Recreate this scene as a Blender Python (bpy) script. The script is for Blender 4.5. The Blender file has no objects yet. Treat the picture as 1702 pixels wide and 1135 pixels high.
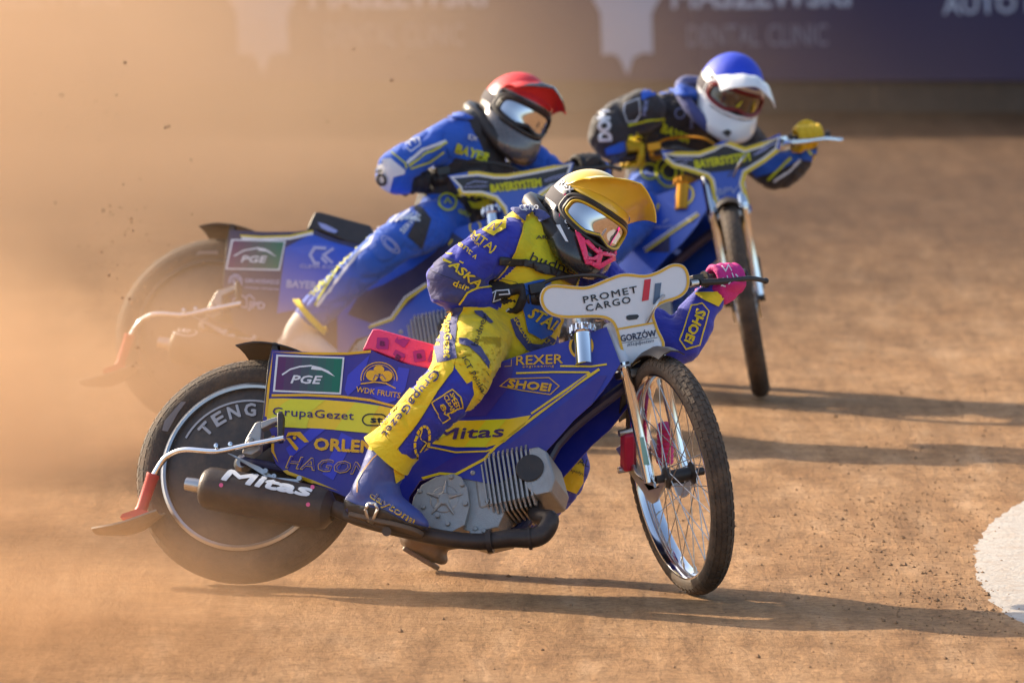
import bpy, bmesh, math, random
import numpy as np
from mathutils import Vector, Matrix, noise
from mathutils.bvhtree import BVHTree
from mathutils.geometry import tessellate_polygon
random.seed(7); np.random.seed(7)
sc = bpy.context.scene
COL = sc.collection
rad = math.radians
# ------------------------------------------------------------------ camera, sky, sun, exposure
FPX = 14183.0                    # 300 mm lens on 36 mm, in photo pixels (1702 wide)
PITCH = math.atan((567.5 + 692) / FPX)
CAM = Vector((0, 0, 2.95))
cam = bpy.data.cameras.new('camera'); camo = bpy.data.objects.new('camera', cam); COL.objects.link(camo)
camo.location = CAM; camo.rotation_euler = (math.pi / 2 - PITCH, 0, 0)
cam.lens = 300; cam.sensor_width = 36; cam.clip_start = 0.5; cam.clip_end = 2000
cam.dof.use_dof = True; cam.dof.focus_distance = 25.0; cam.dof.aperture_fstop = 5.0
sc.camera = camo
SUN_EL, SUN_AZ = rad(27), rad(-53)          # azimuth measured from +Y towards +X: behind and left
sund = Vector((math.sin(SUN_AZ) * math.cos(SUN_EL), math.cos(SUN_AZ) * math.cos(SUN_EL), math.sin(SUN_EL)))
w = bpy.data.worlds.new('World'); sc.world = w; w.use_nodes = True
nt = w.node_tree; bg = nt.nodes['Background']
sky = nt.nodes.new('ShaderNodeTexSky'); sky.sky_type = 'NISHITA'; sky.sun_disc = False
sky.sun_elevation = SUN_EL; sky.sun_rotation = SUN_AZ; sky.dust_density = 3.0; sky.air_density = 1.0
nt.links.new(sky.outputs[0], bg.inputs[0]); bg.inputs[1].default_value = 0.15
sl = bpy.data.lights.new('sun', 'SUN'); sl.energy = 4.2; sl.angle = rad(0.5); sl.color = (1.0, 0.84, 0.62)
so = bpy.data.objects.new('sun', sl); COL.objects.link(so)
so.rotation_euler = sund.to_track_quat('Z', 'Y').to_euler(); so.location = (-8, 35, 12)
sc.view_settings.view_transform = 'Standard'; sc.view_settings.look = 'None'
sc.view_settings.exposure = 0.95; sc.view_settings.gamma = 1.0; sc.view_settings.use_curve_mapping = False
cy = sc.cycles
cy.use_denoising = True; cy.max_bounces = 6; cy.diffuse_bounces = 3; cy.glossy_bounces = 3
cy.transmission_bounces = 4; cy.volume_bounces = 2; cy.transparent_max_bounces = 12
cy.volume_step_rate = 1.0; cy.volume_max_steps = 96; cy.caustics_reflective = False; cy.caustics_refractive = False
# ------------------------------------------------------------------ projection helpers
RT = Vector((1, 0, 0)); FW = Vector((0, math.cos(PITCH), -math.sin(PITCH))); UP = Vector((0, math.sin(PITCH), math.cos(PITCH)))
def ray(p):
    return (FW + RT * ((p[0] - 851) / FPX) - UP * ((p[1] - 567.5) / FPX)).normalized()
def proj(P):
    d = P - CAM; z = d.dot(FW)
    return (851 + FPX * d.dot(RT) / z, 567.5 - FPX * d.dot(UP) / z)
def on(M, p, ax, val):
    """point of local plane coord[ax]=val (frame M) seen at photo point p, in local coordinates"""
    Mi = M.inverted(); o = Mi @ CAM; d = Mi.to_3x3() @ ray(p)
    return o + d * ((val - o[ax]) / d[ax])
def ground_at(p):
    d = ray(p); return CAM + d * (-CAM.z / d.z)
def Z(x0, y0, s, pts):
    return [(x0 + a / s, y0 + b / s) for a, b in pts]
def cA(*p): return Z(150, 550, 2.8378, p)
def cB(*p): return Z(550, 550, 2.7022, p)
def cC(*p): return Z(880, 420, 1.9231, p)
def cD(*p): return Z(680, 260, 3.1523, p)
def cE(*p): return Z(160, 330, 3.6609, p)
def cF(*p): return Z(580, 100, 3.5475, p)
def cG(*p): return Z(940, 60, 3.1522, p)
def cH(*p): return Z(1020, 220, 2.4676, p)
def cI(*p): return Z(430, 560, 3.7818, p)
def cJ(*p): return Z(880, 430, 4.6, p)
def cK(*p): return Z(440, 340, 4.0528, p)
def cL(*p): return Z(880, 270, 5.4043, p)
# ------------------------------------------------------------------ materials
def lin(c):
    if isinstance(c, str):
        c = [int(c[i:i + 2], 16) / 255 for i in (0, 2, 4)]
        c = [x / 12.92 if x <= .04045 else ((x + .055) / 1.055) ** 2.4 for x in c]
    return (*c, 1.0)
MATS = {}
def mat(name, col, rough=.5, metal=0., grain=0., gscale=60., bump=0., bscale=200., coat=0., dirt=0., spec=.5):
    if name in MATS: return MATS[name]
    m = bpy.data.materials.new(name); m.use_nodes = True; MATS[name] = m
    t = m.node_tree; b = t.nodes['Principled BSDF']; L = t.links.new
    c = lin(col); b.inputs['Base Color'].default_value = c
    b.inputs['Roughness'].default_value = rough; b.inputs['Metallic'].default_value = metal
    b.inputs['Specular IOR Level'].default_value = spec
    if coat: b.inputs['Coat Weight'].default_value = coat; b.inputs['Coat Roughness'].default_value = .08
    tc = t.nodes.new('ShaderNodeTexCoord')
    out = None
    if grain or dirt:
        n = t.nodes.new('ShaderNodeTexNoise'); n.inputs['Scale'].default_value = gscale; n.inputs['Detail'].default_value = 6
        n.inputs['Roughness'].default_value = .65
        L(tc.outputs['Object'], n.inputs['Vector'])
        mx = t.nodes.new('ShaderNodeMix'); mx.data_type = 'RGBA'
        g = grain
        mx.inputs[6].default_value = tuple(max(0, x * (1 - g)) for x in c[:3]) + (1,)
        mx.inputs[7].default_value = tuple(min(1, x * (1 + g)) for x in c[:3]) + (1,)
        L(n.outputs[0], mx.inputs[0]); out = mx.outputs[2]
        if dirt:
            n2 = t.nodes.new('ShaderNodeTexNoise'); n2.inputs['Scale'].default_value = 14; n2.inputs['Detail'].default_value = 9
            n2.inputs['Roughness'].default_value = .72
            L(tc.outputs['Object'], n2.inputs['Vector'])
            r = t.nodes.new('ShaderNodeMapRange'); r.inputs[1].default_value = .42; r.inputs[2].default_value = .78
            r.inputs[3].default_value = dirt * .25; r.inputs[4].default_value = dirt
            L(n2.outputs[0], r.inputs[0])
            m2 = t.nodes.new('ShaderNodeMix'); m2.data_type = 'RGBA'; m2.inputs[7].default_value = (.30, .19, .11, 1)
            L(r.outputs[0], m2.inputs[0]); L(out, m2.inputs[6]); out = m2.outputs[2]
            r2 = t.nodes.new('ShaderNodeMapRange'); r2.inputs[1].default_value = 0; r2.inputs[2].default_value = 1
            r2.inputs[3].default_value = rough; r2.inputs[4].default_value = min(1, rough + .5)
            L(r.outputs[0], r2.inputs[0]); L(r2.outputs[0], b.inputs['Roughness'])
        L(out, b.inputs['Base Color'])
    if bump:
        n = t.nodes.new('ShaderNodeTexNoise'); n.inputs['Scale'].default_value = bscale; n.inputs['Detail'].default_value = 4
        L(tc.outputs['Object'], n.inputs['Vector'])
        bp = t.nodes.new('ShaderNodeBump'); bp.inputs['Strength'].default_value = bump; bp.inputs['Distance'].default_value = .01
        L(n.outputs[0], bp.inputs['Height']); L(bp.outputs[0], b.inputs['Normal'])
    return m
def fabric(name, col, rough=.75):
    """race-suit cloth: fine weave plus soft crumples"""
    if name in MATS: return MATS[name]
    m = mat(name, col, rough, grain=.14, gscale=9, dirt=.10)
    t = m.node_tree; L = t.links.new; b = t.nodes['Principled BSDF']
    tc = t.nodes.new('ShaderNodeTexCoord')
    n = t.nodes.new('ShaderNodeTexNoise'); n.inputs['Scale'].default_value = 17; n.inputs['Detail'].default_value = 3; n.inputs['Distortion'].default_value = 1.2
    v = t.nodes.new('ShaderNodeTexNoise'); v.inputs['Scale'].default_value = 500; v.inputs['Detail'].default_value = 1
    mp = t.nodes.new('ShaderNodeMapping'); mp.inputs['Scale'].default_value = (1, 1, 1.9); mp.inputs['Rotation'].default_value = (.3, .7, .2)
    L(tc.outputs['Object'], mp.inputs[0]); L(mp.outputs[0], n.inputs['Vector']); L(tc.outputs['Object'], v.inputs['Vector'])
    b1 = t.nodes.new('ShaderNodeBump'); b1.inputs['Strength'].default_value = .4; b1.inputs['Distance'].default_value = .016
    b2 = t.nodes.new('ShaderNodeBump'); b2.inputs['Strength'].default_value = .25; b2.inputs['Distance'].default_value = .0015
    L(n.outputs[0], b1.inputs['Height']); L(v.outputs[0], b2.inputs['Height'])
    L(b1.outputs[0], b2.inputs['Normal']); L(b2.outputs[0], b.inputs['Normal'])
    b.inputs['Sheen Weight'].default_value = .15
    return m
# ------------------------------------------------------------------ mesh helpers
def frames(pts):
    n = len(pts); T = []
    for i in range(n):
        a = pts[max(0, i - 1)]; b = pts[min(n - 1, i + 1)]; T.append((b - a).normalized())
    return T
class MB:
    def __init__(s): s.v = []; s.f = []; s.m = []
    def add(s, vs, fs, m=0):
        k = len(s.v); s.v += [Vector(x) for x in vs]; s.f += [tuple(i + k for i in f) for f in fs]; s.m += [m] * len(fs); return s
    def tube(s, pts, r, n=10, m=0, ref=None, cap=True, round_=False):
        pts = [Vector(p) for p in pts]
        N = len(pts)
        rs = r if isinstance(r, (list, tuple)) else [r] * N
        rs = [(x if isinstance(x, tuple) else (x, x)) for x in rs]
        if round_:      # hemispherical ends
            a = (pts[0] - pts[1]).normalized(); b = (pts[-1] - pts[-2]).normalized()
            q = [pts[0] + a * rs[0][0] * t for t in (.97, .8, .45)] + pts + [pts[-1] + b * rs[-1][0] * t for t in (.45, .8, .97)]
            rs = [(rs[0][0] * k, rs[0][1] * k) for k in (.25, .6, .89)] + rs + [(rs[-1][0] * k, rs[-1][1] * k) for k in (.89, .6, .25)]
            pts = q; N = len(pts)
        T = frames(pts)
        u = Vector(ref) if ref is not None else (Vector((0, 0, 1)) if abs(T[0].z) < .9 else Vector((1, 0, 0)))
        vs = []
        for i in range(N):
            u = u - T[i] * u.dot(T[i])
            if u.length < 1e-6: u = T[i].orthogonal()
            u.normalize(); wv = T[i].cross(u)
            for k in range(n):
                a = 2 * math.pi * k / n
                vs.append(pts[i] + u * (rs[i][0] * math.cos(a)) + wv * (rs[i][1] * math.sin(a)))
        fs = []
        for i in range(N - 1):
            for k in range(n):
                k2 = (k + 1) % n
                fs.append((i * n + k, i * n + k2, (i + 1) * n + k2, (i + 1) * n + k))
        if cap:
            fs.append(tuple(range(n - 1, -1, -1))); fs.append(tuple((N - 1) * n + k for k in range(n)))
        return s.add(vs, fs, m)
    def box(s, c, d, R=None, m=0):
        c = Vector(c); R = R or Matrix.Identity(3)
        vs = [c + R @ Vector((x * d[0] / 2, y * d[1] / 2, z * d[2] / 2)) for x in (-1, 1) for y in (-1, 1) for z in (-1, 1)]
        return s.add(vs, [(0, 1, 3, 2), (4, 6, 7, 5), (0, 4, 5, 1), (2, 3, 7, 6), (0, 2, 6, 4), (1, 5, 7, 3)], m)
    def prism(s, pts, off, m=0):
        """solid: closed outline of 3D points, thickened by vector off"""
        pts = [Vector(p) for p in pts]; off = Vector(off); n = len(pts)
        vs = pts + [p + off for p in pts]
        tr = tessellate_polygon([pts])
        fs = [tuple(t) for t in tr] + [tuple(i + n for i in reversed(t)) for t in tr]
        fs += [(i, (i + 1) % n, (i + 1) % n + n, i + n) for i in range(n)]
        return s.add(vs, fs, m)
    def lathe(s, prof, c, ax, n=48, m=0, closed=False, arc=None):
        """profile [(radius, along-axis)] swept round axis ax through c"""
        c = Vector(c); ax = Vector(ax).normalized(); u = ax.orthogonal().normalized(); wv = ax.cross(u)
        P = len(prof); vs = []
        for k in range(n):
            a = 2 * math.pi * k / n; d = u * math.cos(a) + wv * math.sin(a)
            vs += [c + d * r + ax * z for r, z in prof]
        fs = []
        for k in range(n):
            k2 = (k + 1) % n
            for i in range(P if closed else P - 1):
                j = (i + 1) % P
                fs.append((k * P + i, k2 * P + i, k2 * P + j, k * P + j))
        return s.add(vs, fs, m)
    def sheet(s, rows, th, m=0):
        """grid of points thickened along its own normals"""
        R = len(rows); Cn = len(rows[0]); g = [[Vector(p) for p in r] for r in rows]; up = []
        for i in range(R):
            for j in range(Cn):
                a = g[min(i + 1, R - 1)][j] - g[max(i - 1, 0)][j]; b = g[i][min(j + 1, Cn - 1)] - g[i][max(j - 1, 0)]
                up.append(g[i][j] + a.cross(b).normalized() * th)
        vs = [p for r in g for p in r] + up; K = R * Cn
        fs = []
        for i in range(R - 1):
            for j in range(Cn - 1):
                q = (i * Cn + j, i * Cn + j + 1, (i + 1) * Cn + j + 1, (i + 1) * Cn + j)
                fs.append(q[::-1]); fs.append(tuple(x + K for x in q))
        edge = [(0, j) for j in range(Cn)] + [(i, Cn - 1) for i in range(1, R)] + [(R - 1, j) for j in range(Cn - 2, -1, -1)] + [(i, 0) for i in range(R - 2, 0, -1)]
        e = [i * Cn + j for i, j in edge]
        for a, b in zip(e, e[1:] + e[:1]): fs.append((a, b, b + K, a + K))
        return s.add(vs, fs, m)
    def build(s, name, mats, parent=None, M=None, ang=35, bevel=0, sub=0):
        me = bpy.data.meshes.new(name); me.from_pydata(s.v, [], s.f); me.validate()
        o = bpy.data.objects.new(name, me); COL.objects.link(o)
        for k in (mats if isinstance(mats, (list, tuple)) else [mats]): me.materials.append(k)
        if len(s.m) == len(me.polygons): me.polygons.foreach_set('material_index', s.m)
        bm = bmesh.new(); bm.from_mesh(me); bmesh.ops.recalc_face_normals(bm, faces=bm.faces); bm.to_mesh(me); bm.free()
        me.polygons.foreach_set('use_smooth', [True] * len(me.polygons)); me.set_sharp_from_angle(angle=rad(ang))
        if parent is not None: o.parent = parent
        if M is not None: o.matrix_local = M
        if bevel:
            bv = o.modifiers.new('bevel', 'BEVEL'); bv.width = bevel; bv.segments = 2; bv.limit_method = 'ANGLE'; bv.angle_limit = rad(40)
        if sub:
            sb = o.modifiers.new('sub', 'SUBSURF'); sb.levels = sub; sb.render_levels = sub
        return o
def world(o):
    M = o.matrix_basis.copy()
    if o.parent: M = world(o.parent) @ M
    return M
def empty(name, M, label, cat, group=None):
    o = bpy.data.objects.new(name, None); COL.objects.link(o); o.matrix_basis = M; o.empty_display_size = .2
    o['label'] = label; o['category'] = cat
    if group: o['group'] = group
    return o
def tag(o, label, cat=None, kind=None, group=None):
    o['label'] = label
    if cat: o['category'] = cat
    if kind: o['kind'] = kind
    if group: o['group'] = group
    return o
BV = {}
def bvh(o):
    if o.name not in BV:
        me = o.data; M = world(o)
        if o.modifiers:
            dg = bpy.context.evaluated_depsgraph_get(); me = o.evaluated_get(dg).to_mesh()
        BV[o.name] = BVHTree.FromPolygons([M @ v.co for v in me.vertices], [tuple(p.vertices) for p in me.polygons])
    return BV[o.name]
def smooth_closed(pts, k=4):
    """Catmull-Rom through closed outline"""
    n = len(pts); out = []
    for i in range(n):
        p0, p1, p2, p3 = (Vector(pts[(i + j - 1) % n]) for j in range(4))
        for t in range(k):
            t /= k; out.append(.5 * ((2 * p1) + (p2 - p0) * t + (2 * p0 - 5 * p1 + 4 * p2 - p3) * t * t + (3 * p1 - p0 - 3 * p2 + p3) * t ** 3))
    return [tuple(p) for p in out]
def smooth_open(pts, k=5):
    q = [Vector(p) for p in pts]; q = [q[0] * 2 - q[1]] + q + [q[-1] * 2 - q[-2]]; out = []
    for i in range(1, len(q) - 2):
        p0, p1, p2, p3 = q[i - 1:i + 3]
        for t in range(k):
            t /= k; out.append(.5 * ((2 * p1) + (p2 - p0) * t + (2 * p0 - 5 * p1 + 4 * p2 - p3) * t * t + (3 * p1 - p0 - 3 * p2 + p3) * t ** 3))
    return out + [q[-2]]
# ---- flat print: 2D shapes in photo points, laid on a surface the way print lies on cloth or board
def stroke(pts, w, closed=False):
    P = [Vector((p[0], p[1])) for p in pts]; n = len(P); L = []; R = []
    for i in range(n):
        a = P[i - 1] if (i > 0 or closed) else P[i]; b = P[(i + 1) % n] if (i < n - 1 or closed) else P[i]
        t1 = (P[i] - a); t2 = (b - P[i])
        if t1.length < 1e-6: t1 = t2
        if t2.length < 1e-6: t2 = t1
        t1.normalize(); t2.normalize(); t = (t1 + t2)
        t = t.normalized() if t.length > 1e-6 else t1
        nn = Vector((-t.y, t.x)); k = 1 / max(.5, nn.dot(Vector((-t1.y, t1.x))))
        L.append(P[i] + nn * w * k / 2); R.append(P[i] - nn * w * k / 2)
    out = []
    for i in range(n if closed else n - 1):
        j = (i + 1) % n; out.append([tuple(L[i]), tuple(L[j]), tuple(R[j]), tuple(R[i])])
    return [('poly', q) for q in out]
def poly(pts): return [('poly', [tuple(p)[:2] for p in pts])]
_tx = {}
def textmesh(s, bold=0., shear=0., sp=1.):
    k = (s, bold, shear, sp)
    if k in _tx: return _tx[k]
    c = bpy.data.curves.new('lettering', 'FONT'); c.body = s; c.size = 1; c.offset = 0; c.shear = shear; c.resolution_u = 2; c.space_character = sp
    o = bpy.data.objects.new('lettering', c); me = o.to_mesh()
    V = np.array([v.co[:2] for v in me.vertices]); Fc = [tuple(p.vertices) for p in me.polygons]
    o.to_mesh_clear(); bpy.data.objects.remove(o); bpy.data.curves.remove(c)
    lo, hi = V.min(0), V.max(0)
    V[:, 0] = (V[:, 0] - lo[0]) / (hi[0] - lo[0]); V[:, 1] = V[:, 1] / .73
    _tx[k] = (V, Fc); return _tx[k]
def text(s, p0, p1, h, bold=.02, shear=0., sp=1., tilt=None, bend=0.):
    """lettering s with its baseline from p0 to p1 (photo points), capitals h points high; bend bows the baseline"""
    V, Fc = textmesh(s, bold, shear, sp); p0 = Vector(p0); p1 = Vector(p1); d = p1 - p0
    up = Vector((d.y, -d.x)).normalized() * h if tilt is None else Vector(tilt).normalized() * h
    pts = []
    for x, y in V:
        b = bend * 4 * x * (1 - x); u2 = up + d.normalized() * (-(bend * 4 * (1 - 2 * x)) / max(1, d.length) * h * (-1))
        q = p0 + d * x + up.normalized() * b + (u2 if bend else up) * y
        pts.append((q.x, q.y))
    out = [('mesh', (pts, Fc))]
    if bold > .004:      # heavier strokes: copies shifted sideways
        e = bold * h * 1.2; dd = d.normalized(); uu = up.normalized()
        for sx, sy in ((1, .5), (-1, -.5), (.5, -1), (-.5, 1)):
            o = dd * (sx * e) + uu * (sy * e); out.append(('mesh', ([(x + o.x, y + o.y) for x, y in pts], Fc, True)))
    return out
def circle(c, r, n=20, ry=None, rot=0):
    ry = ry or r; cr, sr = math.cos(rot), math.sin(rot)
    return [(c[0] + r * math.cos(a) * cr - ry * math.sin(a) * sr, c[1] + r * math.cos(a) * sr + ry * math.sin(a) * cr) for a in (2 * math.pi * i / n for i in range(n))]
def arc(c, r, a0, a1, n=14, ry=None):
    ry = ry or r
    return [(c[0] + r * math.cos(rad(a0 + (a1 - a0) * i / n)), c[1] - ry * math.sin(rad(a0 + (a1 - a0) * i / n))) for i in range(n + 1)]
def decal(name, m, shapes, targets, parent, off=.0015, step=9., M=None, flatfar=None):
    """lay shapes (photo points) on the target surfaces as thin print"""
    bm = bmesh.new(); lift = bm.verts.layers.float.new('lift'); cp = 0
    for kind, d in shapes:
        n0 = len(bm.verts); cp = cp % 4 + 1 if (kind == 'mesh' and len(d) > 2) else 0
        if kind == 'poly':
            vs = [Vector((x, y, 0)) for x, y in d]
            try: tr = tessellate_polygon([vs])
            except Exception: continue
            bv = [bm.verts.new(v) for v in vs]
            for t in tr:
                try: bm.faces.new([bv[i] for i in t])
                except ValueError: pass
        else:
            bv = [bm.verts.new((x, y, 0)) for x, y in d[0]]
            for t in d[1]:
                try: bm.faces.new([bv[i] for i in t])
                except ValueError: pass
        for v in bv: v[lift] = cp * .00012
    if not bm.verts: bm.free(); return None
    xs = [v.co.x for v in bm.verts]; ys = [v.co.y for v in bm.verts]
    for lo, hi, no in ((min(xs), max(xs), (1, 0, 0)), (min(ys), max(ys), (0, 1, 0))):
        t = lo + step
        while t < hi:
            bmesh.ops.bisect_plane(bm, geom=bm.verts[:] + bm.edges[:] + bm.faces[:], plane_co=Vector(no) * t, plane_no=no, dist=1e-5); t += step
    trees = [bvh(o) for o in targets]
    Wi = (world(parent) if parent else Matrix.Identity(4)).inverted()
    kill = []
    for v in bm.verts:
        r = ray((v.co.x, v.co.y)); best = None
        for tb in trees:
            h = tb.ray_cast(CAM, r)
            if h[0] is not None and (best is None or h[3] < best[3]): best = h
        if best is None: kill.append(v); continue
        nrm = best[1]
        if nrm.dot(r) > 0: nrm = -nrm
        g = max(.35, -nrm.dot(r))
        o_ = off + v[lift]; v.co = best[0] + nrm * o_ - r * (o_ * .5 / g)
    bmesh.ops.delete(bm, geom=kill, context='VERTS')
    # drop faces that bridge a depth step
    dead = [f for f in bm.faces if max(e.calc_length() for e in f.edges) > .06 + step * .0018 * 2.5]
    bmesh.ops.delete(bm, geom=dead, context='FACES')
    bmesh.ops.delete(bm, geom=[v for v in bm.verts if not v.link_faces], context='VERTS')
    for v in bm.verts: v.co = Wi @ v.co
    bm.normal_update()
    Cl = Wi @ CAM
    for f in bm.faces:
        if f.normal.dot(Cl - f.calc_center_median()) < 0: f.normal_flip()
    me = bpy.data.meshes.new(name); bm.to_mesh(me); bm.free()
    me.polygons.foreach_set('use_smooth', [True] * len(me.polygons))
    o = bpy.data.objects.new(name, me); COL.objects.link(o); me.materials.append(m)
    if parent: o.parent = parent
    if len(shapes) > 1: o['kind'] = 'stuff'
    return o
# ------------------------------------------------------------------ palette
M_ = dict
BLUE = mat('gloss_blue_board', (.015, .026, .34), .32, grain=.12, gscale=7, dirt=.10, coat=.25)
INDIGO = mat('gloss_indigo_board', (.034, .020, .26), .32, grain=.1, gscale=7, dirt=.12, coat=.25)
ROYAL = mat('gloss_royal_board', (.008, .075, .50), .32, grain=.1, gscale=7, dirt=.12, coat=.25)
NAVY = mat('gloss_navy_board', (.016, .018, .075), .35, grain=.1, gscale=7, dirt=.16, coat=.2)
YEL = mat('gloss_yellow_print', (.86, .58, .006), .35, grain=.05, dirt=.08, coat=.2)
LIME = mat('gloss_lime_print', (.72, .66, .012), .35, grain=.05, dirt=.08, coat=.2)
WHT = mat('gloss_white_board', (.74, .74, .76), .35, grain=.03, dirt=.05, coat=.2)
BLK = mat('black_print', (.014, .013, .018), .4, grain=.1)
REDP = mat('red_print', (.62, .012, .03), .4)
GRYP = mat('slate_print', (.09, .14, .22), .4)
GRNP = mat('green_print', (.02, .17, .11), .4)
PLMP = mat('plum_print', (.11, .025, .11), .4)
RUB = mat('tyre_rubber', (.022, .019, .018), .75, grain=.35, gscale=30, bump=.3, bscale=160, dirt=.55)
CARB = mat('wheel_disc_carbon', (.020, .018, .019), .42, grain=.3, gscale=18, dirt=.38)
CHR = mat('chrome', (.80, .80, .82), .10, 1.0, grain=.06, gscale=20, dirt=.06)
STL = mat('brushed_steel', (.58, .57, .56), .30, 1.0, grain=.2, gscale=25, dirt=.16)
ALU = mat('cast_aluminium', (.42, .41, .40), .45, .75, grain=.2, gscale=30, bump=.3, bscale=260, dirt=.28)
PIPE = mat('sooty_exhaust_steel', (.030, .024, .025), .40, .3, grain=.4, gscale=22, bump=.12, dirt=.20)
BPL = mat('black_plastic', (.018, .017, .018), .42, grain=.3, gscale=20, dirt=.14)
BGLO = mat('gloss_black_plastic', (.016, .015, .016), .22, grain=.2, coat=.5, dirt=.06)
REDT = mat('red_painted_tube', (.55, .02, .03), .45, grain=.2, gscale=20, dirt=.32)
REDG = mat('red_anodised', (.62, .015, .07), .4, grain=.1, dirt=.1)
PINK = mat('pink_rubber', (.80, .05, .20), .55, grain=.1, dirt=.12)
PINKS = mat('pink_seat_cover', (.88, .045, .15), .6, grain=.1, gscale=12, bump=.2, bscale=90, dirt=.05)
MAGD = mat('magenta_print', (.42, .012, .16), .6)
YELPAINT = mat('yellow_rim_paint', (.75, .48, .02), .4, dirt=.2)
# ------------------------------------------------------------------ bike frames
WB, RR, RFR, RAKE = 1.341, .352, .357, rad(24)
def bike_matrix(X, Y, psi, phi, tau, z=.006):
    f = Vector((math.cos(psi), -math.sin(psi), 0)); l = Vector((math.sin(psi), math.cos(psi), 0)); k = Vector((0, 0, 1))
    u = k * math.cos(phi) + l * math.sin(phi); l2 = l * math.cos(phi) - k * math.sin(phi)
    f2 = f * math.cos(tau) + u * math.sin(tau); u2 = u * math.cos(tau) - f * math.sin(tau)
    return Matrix(((f2.x, l2.x, u2.x, X), (f2.y, l2.y, u2.y, Y), (f2.z, l2.z, u2.z, z), (0, 0, 0, 1)))
HUBF = Vector((WB, 0, RFR)); HUBR = Vector((0, 0, RR))
AXS = Vector((-math.sin(RAKE), 0, math.cos(RAKE))); PVT = HUBF - .04 * Vector((math.cos(RAKE), 0, math.sin(RAKE)))
def fork_matrix(de):
    return Matrix.Translation(PVT) @ Matrix.Rotation(-de, 4, AXS) @ Matrix.Translation(-PVT)
B1 = bike_matrix(-.8115, 25.0515, rad(15.3), rad(25.0), rad(.8)); K1 = fork_matrix(rad(62.6)); F1 = B1 @ K1
def tb(pts, y): return [on(B1, p, 1, y) for p in pts]
def tb1(p, y): return on(B1, p, 1, y)
def tf(pts, ax, v): return [on(F1, p, ax, v) for p in pts]

def knob_ring(mb, R, wr, ys, n, size, h):
    """tread blocks standing on a tyre of radius R, section radius wr"""
    for j, y in enumerate(ys):
        for k in range(n):
            a = 2 * math.pi * (k + .5 * (j % 2)) / n; b = y / wr
            nr = Vector((math.sin(a) * math.cos(b), math.sin(b), math.cos(a) * math.cos(b)))
            tg = Vector((math.cos(a), 0, -math.sin(a))); sd = tg.cross(nr)
            c = Vector((math.sin(a), 0, math.cos(a))) * (R - wr) + nr * (wr - .001)
            Rm = Matrix((tg, sd, nr)).transposed()
            mb.box(c + nr * h / 2, (size[0], size[1], h), Rm)
def tyre(mb, R, wr, rim, n=96):
    prof = []
    for i in range(15):
        b = -2.35 + 4.7 * i / 14; r = R - wr + wr * math.cos(b); prof.append((max(r, rim), wr * 1.02 * math.sin(b)))
    mb.lathe(prof, (0, 0, 0), (0, 1, 0), n, closed=True)

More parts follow.
